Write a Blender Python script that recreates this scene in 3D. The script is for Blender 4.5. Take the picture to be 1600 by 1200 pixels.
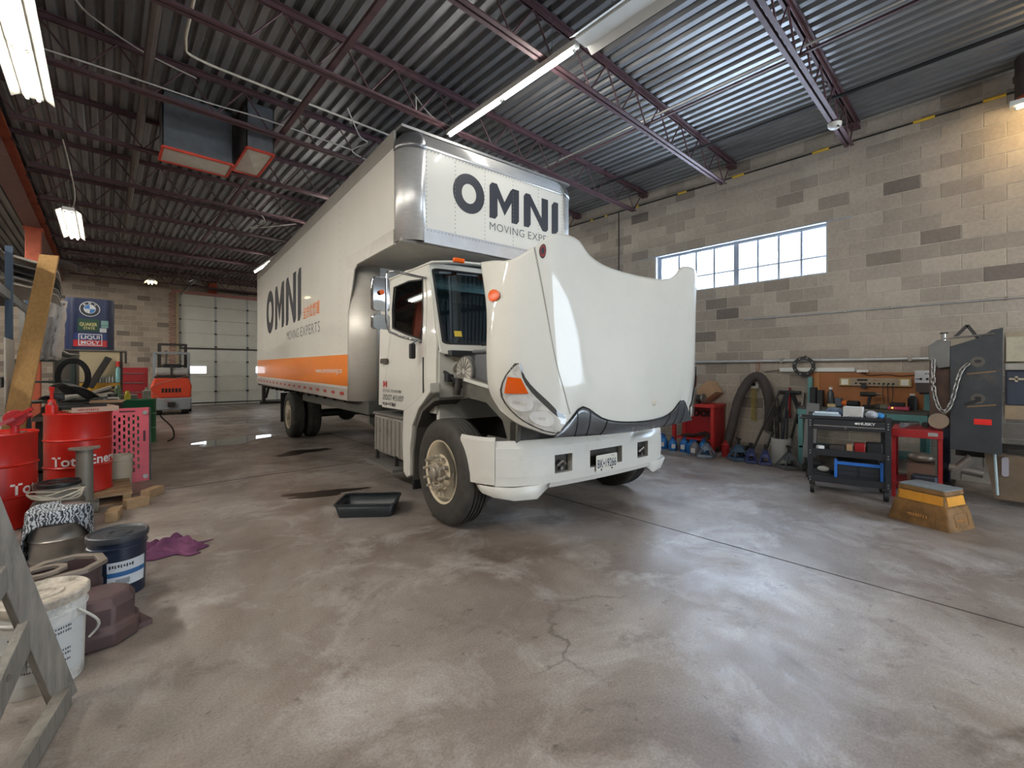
import bpy, bmesh, math, random
from mathutils import Vector, Matrix
for o in list(bpy.data.objects): bpy.data.objects.remove(o)
R = math.radians; PI = math.pi
random.seed(7)
SC = bpy.context.scene; COL = SC.collection

# ---------------------------------------------------------------- camera, light, exposure
cam_d = bpy.data.cameras.new('camera'); cam = bpy.data.objects.new('camera', cam_d); COL.objects.link(cam)
cam.location = (0, 0, 1.45); cam.rotation_euler = (R(90), 0, R(-42.54))
cam_d.sensor_width = 36; cam_d.lens = 692 / 1600 * 36; cam_d.shift_y = -20 / 1600
cam_d.clip_start = .05; cam_d.clip_end = 200
SC.camera = cam
w = bpy.data.worlds.new('world'); SC.world = w; w.use_nodes = True
w.node_tree.nodes['Background'].inputs[0].default_value = (.82, .91, 1, 1)
w.node_tree.nodes['Background'].inputs[1].default_value = 3.2
SC.view_settings.view_transform = 'Standard'; SC.view_settings.look = 'None'
SC.view_settings.gamma = 1; SC.view_settings.use_curve_mapping = False
SC.view_settings.exposure = 0.6
SC.cycles.max_bounces = 5; SC.cycles.diffuse_bounces = 3; SC.cycles.glossy_bounces = 3; SC.cycles.adaptive_threshold = .04
SC.cycles.transparent_max_bounces = 10; SC.cycles.caustics_reflective = False; SC.cycles.caustics_refractive = False
SC.cycles.sample_clamp_indirect = 6
def area(name, loc, rot, sx, sy, power, col):
    l = bpy.data.lights.new(name, 'AREA'); l.shape = 'RECTANGLE'; l.size = sx; l.size_y = sy; l.energy = power; l.color = col
    o = bpy.data.objects.new(name, l); COL.objects.link(o); o.location = loc; o.rotation_euler = rot
    return o
# daylight pouring through the high window in the block wall and through the open vehicle door behind the camera
area('daylight_high_window', (8.75, 3.25, 3.45), (0, R(78), 0), 1.0, 3.0, 420, (.66, .80, 1))
area('daylight_open_door', (5.2, -6.9, 2.1), (R(90), 0, 0), 5.0, 4.0, 190, (.72, .85, 1))

# ---------------------------------------------------------------- helpers
def lin(h):
    h = h.lstrip('#'); c = [int(h[i:i + 2], 16) / 255 for i in (0, 2, 4)]
    return tuple((x / 12.92 if x <= .04045 else ((x + .055) / 1.055) ** 2.4) for x in c) + (1,)

class MB:
    """collects geometry; build() links it as one mesh object"""
    def __init__(s): s.v = []; s.f = []; s.T = None
    def add(s, vs, fs):
        n = len(s.v)
        s.v += [tuple(s.T @ Vector(p)) if s.T else tuple(p) for p in vs]
        s.f += [tuple(i + n for i in f) for f in fs]
        return s
    def box(s, x0, x1, y0, y1, z0, z1):
        return s.add([(x0, y0, z0), (x1, y0, z0), (x1, y1, z0), (x0, y1, z0), (x0, y0, z1), (x1, y0, z1), (x1, y1, z1), (x0, y1, z1)],
                     [(0, 3, 2, 1), (4, 5, 6, 7), (0, 1, 5, 4), (1, 2, 6, 5), (2, 3, 7, 6), (3, 0, 4, 7)])
    def cbox(s, c, d): return s.box(c[0] - d[0] / 2, c[0] + d[0] / 2, c[1] - d[1] / 2, c[1] + d[1] / 2, c[2] - d[2] / 2, c[2] + d[2] / 2)
    def bar(s, p0, p1, w, h=None, up=(0, 0, 1)):
        h = h or w; p0 = Vector(p0); p1 = Vector(p1); d = (p1 - p0).normalized(); up = Vector(up)
        if abs(d.dot(up)) > .98: up = Vector((1, 0, 0))
        a = d.cross(up).normalized(); b = a.cross(d)
        vs = [p + a * (i * w / 2) + b * (j * h / 2) for p in (p0, p1) for i, j in ((-1, -1), (1, -1), (1, 1), (-1, 1))]
        return s.add(vs, [(0, 1, 2, 3), (7, 6, 5, 4), (0, 4, 5, 1), (1, 5, 6, 2), (2, 6, 7, 3), (3, 7, 4, 0)])
    def cyl(s, p0, p1, r0, r1=None, n=16, cap=True):
        r1 = r0 if r1 is None else r1; p0 = Vector(p0); p1 = Vector(p1); d = (p1 - p0).normalized()
        a = d.orthogonal().normalized(); b = d.cross(a)
        vs = []
        for p, r in ((p0, r0), (p1, r1)):
            for i in range(n):
                t = 2 * PI * i / n; vs.append(p + a * (r * math.cos(t)) + b * (r * math.sin(t)))
        fs = [(i, (i + 1) % n, n + (i + 1) % n, n + i) for i in range(n)]
        if cap: fs += [tuple(range(n))[::-1], tuple(range(n, 2 * n))]
        return s.add(vs, fs)
    def tube(s, pts, r, n=8, closed=False):
        pts = [Vector(p) for p in pts]; m = len(pts); rs = r if isinstance(r, (list, tuple)) else [r] * m
        vs = []; a = None
        for i, p in enumerate(pts):
            if closed: d = (pts[(i + 1) % m] - pts[i - 1]).normalized()
            else: d = (pts[min(i + 1, m - 1)] - pts[max(i - 1, 0)]).normalized()
            if a is None: a = d.orthogonal().normalized()
            else:
                a = a - d * a.dot(d)
                a = a.normalized() if a.length > 1e-6 else d.orthogonal().normalized()
            b = d.cross(a)
            for k in range(n):
                t = 2 * PI * k / n; vs.append(p + a * (rs[i] * math.cos(t)) + b * (rs[i] * math.sin(t)))
        fs = []
        for i in range(m if closed else m - 1):
            j = (i + 1) % m
            for k in range(n): fs.append((i * n + k, i * n + (k + 1) % n, j * n + (k + 1) % n, j * n + k))
        if not closed: fs += [tuple(range(n))[::-1], tuple(range((m - 1) * n, m * n))]
        return s.add(vs, fs)
    def lathe(s, prof, n=24, c=(0, 0, 0), fn=None):
        """profile of (r, z); fn maps (x, y, z) to the wanted frame"""
        vs = []; fs = []; m = len(prof)
        for r, z in prof:
            for i in range(n):
                t = 2 * PI * i / n; p = (r * math.cos(t), r * math.sin(t), z)
                p = fn(p) if fn else p
                vs.append((p[0] + c[0], p[1] + c[1], p[2] + c[2]))
        for j in range(m - 1):
            for i in range(n): fs.append((j * n + i, j * n + (i + 1) % n, (j + 1) * n + (i + 1) % n, (j + 1) * n + i))
        if prof[0][0] > 1e-5: fs.append(tuple(range(n))[::-1])
        if prof[-1][0] > 1e-5: fs.append(tuple(range((m - 1) * n, m * n)))
        return s.add(vs, fs)
    def prism(s, poly, d0, d1, fn):
        """2-D outline (u, v) pushed from depth d0 to d1; fn(u, v, d) -> xyz"""
        n = len(poly)
        vs = [fn(u, v, d0) for u, v in poly] + [fn(u, v, d1) for u, v in poly]
        return s.add(vs, [tuple(range(n))[::-1], tuple(range(n, 2 * n))] + [(i, (i + 1) % n, n + (i + 1) % n, n + i) for i in range(n)])
    def ring(s, outer, inner, d0, d1, fn):
        """frame between two outlines of the same count"""
        n = len(outer)
        vs = [fn(u, v, d) for d in (d0, d1) for L in (outer, inner) for u, v in L]
        fs = []
        for i in range(n):
            j = (i + 1) % n
            fs += [(i, j, n + j, n + i), (2 * n + i, 3 * n + i, 3 * n + j, 2 * n + j), (i, 2 * n + i, 2 * n + j, j), (n + i, n + j, 3 * n + j, 3 * n + i)]
        return s.add(vs, fs)
    def sph(s, c, r, n=12, m=8, sc=(1, 1, 1)):
        return s.lathe([(r * math.sin(PI * j / m), -r * math.cos(PI * j / m)) for j in range(m + 1)], n, c, lambda p: (p[0] * sc[0], p[1] * sc[1], p[2] * sc[2]))
    def grid(s, nu, nv, fn):
        vs = [fn(i / (nu - 1), j / (nv - 1)) for j in range(nv) for i in range(nu)]
        return s.add(vs, [(j * nu + i, j * nu + i + 1, (j + 1) * nu + i + 1, (j + 1) * nu + i) for j in range(nv - 1) for i in range(nu - 1)])
    def mesh(s, name):
        me = bpy.data.meshes.new(name); me.from_pydata(s.v, [], s.f); me.update()
        bm = bmesh.new(); bm.from_mesh(me); bmesh.ops.remove_doubles(bm, verts=bm.verts, dist=1e-6)
        bmesh.ops.recalc_face_normals(bm, faces=bm.faces); bm.to_mesh(me); bm.free()
        return me
    def build(s, name, mat, parent=None, smooth=None, bevel=0, loc=None, rz=0, solid=0):
        me = s.mesh(name); me.materials.append(mat)
        if smooth:
            for p in me.polygons: p.use_smooth = True
            me.set_sharp_from_angle(angle=R(smooth))
        return link(name, me, parent, bevel, loc, rz, solid)
def link(name, me, parent=None, bevel=0, loc=None, rz=0, solid=0):
    o = bpy.data.objects.new(name, me); COL.objects.link(o)
    if parent: o.parent = parent
    if loc: o.location = loc
    o.rotation_euler.z = rz
    if solid:
        m = o.modifiers.new('s', 'SOLIDIFY'); m.thickness = solid; m.offset = 0
    if bevel:
        m = o.modifiers.new('b', 'BEVEL'); m.width = bevel; m.segments = 2; m.limit_method = 'ANGLE'; m.angle_limit = R(40)
    return o
def tag(o, label, cat=None, group=None, kind=None):
    if label: o['label'] = label
    if cat: o['category'] = cat
    if group: o['group'] = group
    if kind: o['kind'] = kind
    return o
def thing(name, label, cat, loc=(0, 0, 0), rz=0, group=None):
    o = bpy.data.objects.new(name, None); COL.objects.link(o); o.location = loc; o.rotation_euler.z = rz; o.empty_display_size = .1
    return tag(o, label, cat, group)
def struct(name, loc=(0, 0, 0), rz=0):
    o = bpy.data.objects.new(name, None); COL.objects.link(o); o.location = loc; o.rotation_euler.z = rz
    o['kind'] = 'structure'; return o
def dup(root, loc, rz, label, group=None):
    r = root.copy(); COL.objects.link(r); r.location = loc; r.rotation_euler.z = rz; r['label'] = label
    if group: r['group'] = group
    for ch in list(root.children):
        c = ch.copy(); COL.objects.link(c); c.parent = r
        for g in list(ch.children):
            d = g.copy(); COL.objects.link(d); d.parent = c
    return r
XY = lambda u, v, d: (u, v, d)
XZ = lambda u, v, d: (u, d, v)
YZ = lambda u, v, d: (d, u, v)
def rrect(x0, x1, y0, y1, r, n=4):
    P = []
    for cx, cy, a0 in ((x1 - r, y0 + r, -90), (x1 - r, y1 - r, 0), (x0 + r, y1 - r, 90), (x0 + r, y0 + r, 180)):
        for i in range(n + 1):
            t = R(a0 + 90 * i / n); P.append((cx + r * math.cos(t), cy + r * math.sin(t)))
    return P
def ell(cx, cy, rx, ry, n=24, a0=0): return [(cx + rx * math.cos(2 * PI * i / n + a0), cy + ry * math.sin(2 * PI * i / n + a0)) for i in range(n)]
def spline(pts, n=6):
    P = [Vector(p) for p in pts]; out = []
    for i in range(len(P) - 1):
        p0 = P[max(i - 1, 0)]; p1 = P[i]; p2 = P[i + 1]; p3 = P[min(i + 2, len(P) - 1)]
        for k in range(n):
            t = k / n
            out.append(.5 * ((2 * p1) + (p2 - p0) * t + (2 * p0 - 5 * p1 + 4 * p2 - p3) * t * t + (3 * p1 - p0 - 3 * p2 + p3) * t ** 3))
    out.append(P[-1]); return out
_tc = {}
def text2d(s, h=1, bold=0, sx=1, gap=1):
    """outline mesh of a line of writing: cap height h, starts at u = 0"""
    k = (s, bold, gap)
    if k not in _tc:
        c = bpy.data.curves.new('t', 'FONT'); c.body = s; c.size = 1; c.offset = bold; c.space_character = gap; c.resolution_u = 3
        o = bpy.data.objects.new('t', c); COL.objects.link(o)
        dg = bpy.context.evaluated_depsgraph_get(); dg.update()
        me = bpy.data.meshes.new_from_object(o.evaluated_get(dg))
        V = [(v.co.x, v.co.y) for v in me.vertices]; Fs = [tuple(p.vertices) for p in me.polygons]
        bpy.data.objects.remove(o); bpy.data.curves.remove(c); bpy.data.meshes.remove(me)
        _tc[k] = (V, Fs)
    V, Fs = _tc[k]; x0 = min(v[0] for v in V); q = h / .70
    return [((v[0] - x0) * q * sx, v[1] * q) for v in V], Fs
def writing(name, s, h, mat, parent, fn, width=None, bold=0, gap=1, label=None):
    V, Fs = text2d(s, h, bold, 1, gap)
    W = max(v[0] for v in V); k = width / W if width else 1
    mb = MB(); mb.add([fn(u * k, v) for u, v in V], Fs)
    me = bpy.data.meshes.new(name); me.from_pydata(mb.v, [], mb.f); me.materials.append(mat)
    o = link(name, me, parent)
    if label: o['label'] = label
    return o

def print_marks(parent, mat, fn, width, h, n=8):
    """a worn line of print too small to read: a row of short strokes"""
    mb = MB(); rr = random.Random(n * 7 + int(width * 1000)); x = 0; st = width / n
    for i in range(n):
        w_ = st * rr.uniform(.45, .8); z0 = h * rr.choice((0, 0, .2)); z1 = h * rr.uniform(.75, 1)
        mb.add([fn(x, z0), fn(x + w_, z0), fn(x + w_, z1), fn(x, z1)], [(0, 1, 2, 3)]); x += st
    me = bpy.data.meshes.new('print_marks'); me.from_pydata(mb.v, [], mb.f); me.materials.append(mat)
    o = link('print_marks', me, parent); o['kind'] = 'stuff'; return o

# ---------------------------------------------------------------- materials
MATS = {}
def M(name, col, rough=.5, metal=0, var=.12, scale=6, bump=0, dirt=None, damt=.5, dscale=3, spec=.5, coat=0, rnd=0, stretch=(1, 1, 1)):
    if name in MATS: return MATS[name]
    m = bpy.data.materials.new(name); m.use_nodes = True; nt = m.node_tree; N = nt.nodes; L = nt.links
    b = N['Principled BSDF']; b.inputs['Roughness'].default_value = rough; b.inputs['Metallic'].default_value = metal
    b.inputs['Specular IOR Level'].default_value = spec
    if coat: b.inputs['Coat Weight'].default_value = coat; b.inputs['Coat Roughness'].default_value = .04
    c = lin(col)
    tc = N.new('ShaderNodeTexCoord'); mp = N.new('ShaderNodeMapping'); mp.inputs['Scale'].default_value = stretch
    L.new(tc.outputs['Object'], mp.inputs[0])
    nz = N.new('ShaderNodeTexNoise'); nz.inputs['Scale'].default_value = scale; nz.inputs['Detail'].default_value = 5; nz.inputs['Roughness'].default_value = .62
    L.new(mp.outputs[0], nz.inputs['Vector'])
    mx = N.new('ShaderNodeMix'); mx.data_type = 'RGBA'
    mx.inputs[6].default_value = tuple(x * (1 - var) for x in c[:3]) + (1,); mx.inputs[7].default_value = tuple(min(1, x * (1 + var)) for x in c[:3]) + (1,)
    mr = N.new('ShaderNodeMapRange'); mr.inputs[1].default_value = .3; mr.inputs[2].default_value = .7
    L.new(nz.outputs[0], mr.inputs[0]); L.new(mr.outputs[0], mx.inputs[0]); out = mx.outputs[2]
    if rnd:
        oi = N.new('ShaderNodeObjectInfo'); hs = N.new('ShaderNodeHueSaturation')
        m2 = N.new('ShaderNodeMapRange'); m2.inputs[3].default_value = 1 - rnd; m2.inputs[4].default_value = 1 + rnd
        L.new(oi.outputs['Random'], m2.inputs[0]); L.new(m2.outputs[0], hs.inputs['Value']); L.new(out, hs.inputs['Color']); out = hs.outputs[0]
    if dirt:
        n2 = N.new('ShaderNodeTexNoise'); n2.inputs['Scale'].default_value = dscale; n2.inputs['Detail'].default_value = 8; n2.inputs['Roughness'].default_value = .7
        L.new(mp.outputs[0], n2.inputs['Vector'])
        m3 = N.new('ShaderNodeMapRange'); m3.inputs[1].default_value = .62 - .25 * damt; m3.inputs[2].default_value = .80 - .2 * damt
        m3.inputs[4].default_value = min(1, .4 + damt * .6)
        L.new(n2.outputs[0], m3.inputs[0])
        md = N.new('ShaderNodeMix'); md.data_type = 'RGBA'; md.inputs[7].default_value = lin(dirt)
        L.new(m3.outputs[0], md.inputs[0]); L.new(out, md.inputs[6]); out = md.outputs[2]
        ra = N.new('ShaderNodeMapRange'); ra.inputs[3].default_value = rough; ra.inputs[4].default_value = min(1, rough + .3)
        L.new(m3.outputs[0], ra.inputs[0]); L.new(ra.outputs[0], b.inputs['Roughness'])
    L.new(out, b.inputs['Base Color'])
    if bump:
        bp = N.new('ShaderNodeBump'); bp.inputs['Strength'].default_value = bump; bp.inputs['Distance'].default_value = .02
        L.new(nz.outputs[0], bp.inputs['Height']); L.new(bp.outputs[0], b.inputs['Normal'])
    MATS[name] = m; return m
def EM(name, col, strength):
    if name in MATS: return MATS[name]
    m = bpy.data.materials.new(name); m.use_nodes = True; nt = m.node_tree; nt.nodes.clear()
    e = nt.nodes.new('ShaderNodeEmission'); e.inputs[0].default_value = lin(col); e.inputs[1].default_value = strength
    o = nt.nodes.new('ShaderNodeOutputMaterial'); nt.links.new(e.outputs[0], o.inputs[0]); MATS[name] = m; return m
def GLASS(name, tint, trans=.75, rough=.03):
    """thin pane: tinted see-through plus a clear reflection"""
    if name in MATS: return MATS[name]
    m = bpy.data.materials.new(name); m.use_nodes = True; nt = m.node_tree; nt.nodes.clear(); N = nt.nodes; L = nt.links
    t = N.new('ShaderNodeBsdfTransparent'); t.inputs[0].default_value = lin(tint)
    g = N.new('ShaderNodeBsdfGlossy'); g.inputs[1].default_value = rough; g.inputs[0].default_value = (.9, .95, 1, 1)
    lw = N.new('ShaderNodeLayerWeight'); pw_ = N.new('ShaderNodeMath'); pw_.operation = 'POWER'; pw_.inputs[1].default_value = 4; L.new(lw.outputs['Facing'], pw_.inputs[0])
    ad = N.new('ShaderNodeMath'); ad.operation = 'ADD'; ad.inputs[1].default_value = 1.04 - trans; ad.use_clamp = True
    L.new(pw_.outputs[0], ad.inputs[0])
    mx = N.new('ShaderNodeMixShader'); L.new(ad.outputs[0], mx.inputs[0]); L.new(t.outputs[0], mx.inputs[1]); L.new(g.outputs[0], mx.inputs[2])
    o = N.new('ShaderNodeOutputMaterial'); L.new(mx.outputs[0], o.inputs[0]); MATS[name] = m; return m
def block_mat(name, by_attr):
    """grey-brown concrete block, each block in its own tone"""
    m = bpy.data.materials.new(name); m.use_nodes = True; nt = m.node_tree; N = nt.nodes; L = nt.links; b = N['Principled BSDF']
    b.inputs['Roughness'].default_value = .92; b.inputs['Specular IOR Level'].default_value = .2
    if by_attr:
        s = N.new('ShaderNodeAttribute'); s.attribute_name = 'tone'; src = s.outputs['Fac']
    else:
        s = N.new('ShaderNodeObjectInfo'); src = s.outputs['Random']
    r = N.new('ShaderNodeValToRGB'); e = r.color_ramp.elements
    e[0].position = 0; e[0].color = lin('746b64'); e[1].position = 1; e[1].color = lin('b0a698')
    for p, c in ((.06, '867c72'), (.14, '968c81'), (.3, '9d9387'), (.6, 'a79c8f'), (.85, 'ada294')):
        x = e.new(p); x.color = lin(c)
    L.new(src, r.inputs[0])
    g = N.new('ShaderNodeNewGeometry'); n1 = N.new('ShaderNodeTexNoise'); n1.inputs['Scale'].default_value = 26; n1.inputs['Detail'].default_value = 4
    n2 = N.new('ShaderNodeTexNoise'); n2.inputs['Scale'].default_value = 1.3; n2.inputs['Detail'].default_value = 6
    L.new(g.outputs['Position'], n1.inputs['Vector']); L.new(g.outputs['Position'], n2.inputs['Vector'])
    h = N.new('ShaderNodeHueSaturation'); ad = N.new('ShaderNodeMath'); ad.operation = 'MULTIPLY_ADD'; ad.inputs[1].default_value = .45; ad.inputs[2].default_value = .55
    a2 = N.new('ShaderNodeMath'); a2.operation = 'MULTIPLY_ADD'; a2.inputs[1].default_value = .45
    L.new(n1.outputs[0], ad.inputs[0]); L.new(n2.outputs[0], a2.inputs[0]); L.new(ad.outputs[0], a2.inputs[2])
    L.new(a2.outputs[0], h.inputs['Value']); L.new(r.outputs[0], h.inputs['Color']); L.new(h.outputs[0], b.inputs['Base Color'])
    bp = N.new('ShaderNodeBump'); bp.inputs['Strength'].default_value = .25; bp.inputs['Distance'].default_value = .01
    L.new(n1.outputs[0], bp.inputs['Height']); L.new(bp.outputs[0], b.inputs['Normal'])
    return m
def floor_mat():
    m = bpy.data.materials.new('concrete_floor'); m.use_nodes = True; nt = m.node_tree; N = nt.nodes; L = nt.links; b = N['Principled BSDF']
    g = N.new('ShaderNodeNewGeometry')
    def noise(sc, det=6, ro=.6, dist=0):
        n = N.new('ShaderNodeTexNoise'); n.inputs['Scale'].default_value = sc; n.inputs['Detail'].default_value = det; n.inputs['Roughness'].default_value = ro; n.inputs['Distortion'].default_value = dist
        L.new(g.outputs['Position'], n.inputs['Vector']); return n
    def ramp(n, p0, p1, c0, c1):
        r = N.new('ShaderNodeValToRGB'); e = r.color_ramp.elements; e[0].position = p0; e[1].position = p1; e[0].color = c0; e[1].color = c1
        L.new(n.outputs[0], r.inputs[0]); return r
    def mix(a, bb, f, mode='MIX'):
        x = N.new('ShaderNodeMix'); x.data_type = 'RGBA'; x.blend_type = mode
        for sck, v in ((0, f), (6, a), (7, bb)):
            if hasattr(v, 'links'): L.new(v, x.inputs[sck])
            else: x.inputs[sck].default_value = v
        return x.outputs[2]
    base = ramp(noise(.5, 8, .66, .5), .36, .64, lin('6f625a'), lin('a0978f')).outputs[0]
    base = mix(base, lin('b3aeaa'), ramp(noise(1.7, 9, .7, .6), .50, .66, (0, 0, 0, 1), (.7, .7, .7, 1)).outputs[0])
    base = mix(base, lin('5d5148'), ramp(noise(2.2, 10, .76, .5), .54, .70, (0, 0, 0, 1), (.75, .75, .75, 1)).outputs[0])
    base = mix(base, lin('4a4039'), ramp(noise(9, 7, .65), .62, .70, (0, 0, 0, 1), (.7, .7, .7, 1)).outputs[0])
    base = mix(base, lin('c9c3bb'), ramp(noise(34, 3, .5), .74, .78, (0, 0, 0, 1), (.5, .5, .5, 1)).outputs[0])
    fine = ramp(noise(90, 4, .6), .3, .7, (.74, .74, .74, 1), (1.15, 1.15, 1.15, 1)).outputs[0]
    base = mix(base, fine, 1.0, 'MULTIPLY')
    # thin wandering cracks
    v = N.new('ShaderNodeTexVoronoi'); v.feature = 'DISTANCE_TO_EDGE'; v.inputs['Scale'].default_value = .42
    wob = N.new('ShaderNodeVectorMath'); wob.operation = 'MULTIPLY_ADD'; wob.inputs[1].default_value = (.55, .55, 0)
    L.new(noise(1.9, 5).outputs['Color'], wob.inputs[0]); L.new(g.outputs['Position'], wob.inputs[2]); L.new(wob.outputs[0], v.inputs['Vector'])
    cr = ramp(v, .0, .007, (.8, .8, .8, 1), (0, 0, 0, 1))
    gate = ramp(noise(.5, 2), .5, .6, (0, 0, 0, 1), (1, 1, 1, 1)).outputs[0]
    base = mix(base, lin('4c433c'), mix((0, 0, 0, 1), cr.outputs[0], gate))
    L.new(base, b.inputs['Base Color'])
    rr = ramp(noise(1.2, 7, .65), .35, .65, (.30, .30, .30, 1), (.58, .58, .58, 1)); L.new(rr.outputs[0], b.inputs['Roughness'])
    b.inputs['Specular IOR Level'].default_value = .5
    bp = N.new('ShaderNodeBump'); bp.inputs['Strength'].default_value = .12; bp.inputs['Distance'].default_value = .01
    L.new(noise(45, 6, .7).outputs[0], bp.inputs['Height']); L.new(bp.outputs[0], b.inputs['Normal'])
    return m
white = M('truck_white', 'd9d8cf', .5, var=.02, spec=.3, coat=1)
boxwhite = M('box_panel_white', 'd8d6cc', .3, var=.03, scale=2, coat=.3)
alu = M('brushed_aluminium', 'c6c6c4', .36, .5, .12, 9, stretch=(1, 1, 14))
alu2 = M('dull_aluminium', '9c9c9a', .45, .7, .15, 8)
chrome = M('chrome', 'd5d8da', .08, 1, .04)
black = M('black_paint', '1b1c1e', .4, var=.2)
rubber = M('tyre_rubber', '35332f', .75, var=.25, scale=12, dirt='5c564d', damt=.35, dscale=4)
rubblk = M('black_rubber', '17181a', .6, var=.2)
steel = M('bare_steel', '807c76', .4, .8, .25, 10)
darksteel = M('dark_steel', '3a3835', .5, .5, .3, 10, dirt='57493d', damt=.4)
joistm = M('joist_primer', '543b3f', .6, .1, .22, 5, dirt='3e2d2f', damt=.3)
rustred = M('column_orange_primer', 'b0563a', .6, 0, .15, 4, dirt='70392a', damt=.35)
galv = M('galvanised_sheet', '8f9294', .4, .6, .18, 10)
teal = M('teal_enamel', '5a8f8c', .45, var=.12, dirt='3d4f4c', damt=.4)
red = M('drum_red', 'b8241a', .34, var=.06, dirt='7b1a14', damt=.2)
redp = M('red_enamel', 'a11f22', .4, var=.12, dirt='52161a', damt=.4)
orange = M('signal_orange', 'e55c00', .25, var=.08, spec=.3)
inkm = M('ink_dark', '2c2f36', .5, var=.06)
inkw = M('ink_white', 'e2e0dc', .5, var=.03)
wood = M('lumber', 'b9905a', .7, var=.16, scale=4, stretch=(9, 9, 1), dirt='8d6a40', damt=.25)
greywood = M('grey_lumber', '7d7870', .8, var=.2, scale=5, stretch=(8, 8, 1), dirt='4d4a46', damt=.4)
card = M('cardboard', 'a9896a', .85, var=.1)
# ================================================================= the building
XR, YB, ZC = 8.36, 22.5, 5.2
XL, YF = -6.5, -7.0
fm = floor_mat()
dark = M('joint_dark', '2e2925', .9)
flo = MB().box(XL, XR + .3, YF, YB + .3, -.25, -.014).build('floor', dark); flo['kind'] = 'structure'
g_ = .009
xs = [XL, 3.83, 7.2, XR + .3]; ys = [YF, 6.87, 10.45, 16, YB + .3]
for i in range(3):
    for j in range(4):
        MB().box(xs[i] + g_, xs[i + 1] - g_, ys[j] + .018, ys[j + 1] - .018, -.013, 0).build('floor_slab', fm, flo)

for x in xs[1:3]: MB().box(x - g_, x + g_, YF, YB, -.013, -.002).build('joint_filler', dark, flo)
for y in ys[1:4]: MB().box(XL, XR, y - .018, y + .018, -.0135, -.0025).build('joint_filler', dark, flo)
mortar = M('mortar', 'c0b8aa', .95, var=.15, scale=14)
blk_o = block_mat('concrete_block', False); blk_a = block_mat('concrete_block_far', True)
WY0, WY1, WZ0, WZ1 = 1.78, 4.74, 3.0, 3.8
wr = MB()
wr.box(XR + .006, XR + .22, YF, YB, 0, WZ0).box(XR + .006, XR + .22, YF, YB, WZ1, 5.3)
wr.box(XR + .006, XR + .22, YF, WY0, WZ0, WZ1).box(XR + .006, XR + .22, WY1, YB, WZ0, WZ1)
wall_r = wr.build('wall_right', mortar); wall_r['kind'] = 'structure'
def block_mesh(name, ly, lz, dx):
    b = MB().box(0, dx, -ly / 2, ly / 2, -lz / 2, lz / 2); me = b.mesh(name)
    bm = bmesh.new(); bm.from_mesh(me)
    bmesh.ops.bevel(bm, geom=[e for e in bm.edges if all(v.co.x < 1e-5 for v in e.verts)], offset=.003, segments=1, affect='EDGES')
    bm.to_mesh(me); bm.free(); return me
bme = block_mesh('concrete_block', .39, .19, .03); bme.materials.append(blk_o)
cells = []
for r_ in range(26):
    y = -6.9 + (.2 if r_ % 2 else 0)
    while y < YB:
        y0, y1, z0, z1 = y, y + .4, r_ * .2, r_ * .2 + .2
        y += .4
        if z0 > WZ0 - .01 and z1 < WZ1 + .01:
            if y0 >= WY0 - .03 and y1 <= WY1 + .03: continue
            if y0 < WY0 < y1: y1 = WY0
            elif y0 < WY1 < y1: y0 = WY1
            if y1 - y0 < .05: continue
        cells.append((y0, y1, z0, z1))
vis = sorted((c for c in cells if -.5 < c[0] and c[1] < 7.0 and c[2] > .7), key=lambda c: (XR ** 2 + ((c[0] + c[1]) / 2) ** 2 + ((c[2] + .1) - 1.45) ** 2))[:296]
vs_ = set(vis)
for c in vis:
    o = link('concrete_block', bme, wall_r); o.location = (XR, (c[0] + c[1]) / 2, (c[2] + c[3]) / 2)
    if c[1] - c[0] < .39: o.scale.y = (c[1] - c[0] - .01) / .39
def far_blocks(name, parent, cl, axis, pos):
    mb = MB(); tones = []
    for u0, u1, z0, z1 in cl:
        if axis == 'y': mb.box(pos, pos + .03, u0 + .005, u1 - .005, z0 + .005, z1 - .005)
        else: mb.box(u0 + .005, u1 - .005, pos, pos + .03, z0 + .005, z1 - .005)
        tones.append(random.random())
    me = bpy.data.meshes.new(name); me.from_pydata(mb.v, [], mb.f); me.materials.append(blk_a)
    at = me.attributes.new('tone', 'FLOAT', 'FACE')
    at.data.foreach_set('value', [t for t in tones for _ in range(6)])
    o = link(name, me, parent); o['kind'] = 'stuff'; return o
far_blocks('concrete_blocks', wall_r, [c for c in cells if c not in vs_], 'y', XR)
# back wall with the vehicle door opening
DX0, DX1, DZ = 2.2, 7.04, 4.66
wb = MB().box(XL, DX0, YB + .006, YB + .25, 0, 5.3).box(DX1, XR + .25, YB + .006, YB + .25, 0, 5.3).box(DX0, DX1, YB + .006, YB + .25, DZ, 5.3)
wall_b = wb.build('wall_back', mortar); wall_b['kind'] = 'structure'
cl = []
for r_ in range(26):
    x = XL + (.2 if r_ % 2 else 0)
    while x < XR:
        x0, x1, z0 = x, min(x + .4, XR), r_ * .2; x += .4
        if z0 < DZ - .05:
            if x0 >= DX0 - .02 and x1 <= DX1: continue
            if x0 < DX0 < x1: x1 = DX0
            if x0 < DX1 < x1: x0 = DX1
        cl.append((x0, x1, z0, z0 + .2))
far_blocks('concrete_blocks', wall_b, cl, 'x', YB)
cream = M('old_cream_paint', 'a89d83', .9, var=.2, scale=3, dirt='6f6558', damt=.5)
wl = MB().box(XL - .2, XL, YF, YB + .25, 0, 5.3).build('wall_left', M('dark_wall', '4c4744', .9, var=.2)); wl['kind'] = 'structure'
wf = MB().box(XL, 2.7, YF - .2, YF, 0, 5.3).box(7.7, XR + .25, YF - .2, YF, 0, 5.3).box(2.7, 7.7, YF - .2, YF, 4.1, 5.3).build('wall_front', M('grey_wall', '8c847b', .9, var=.2)); wf['kind'] = 'structure'

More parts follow.
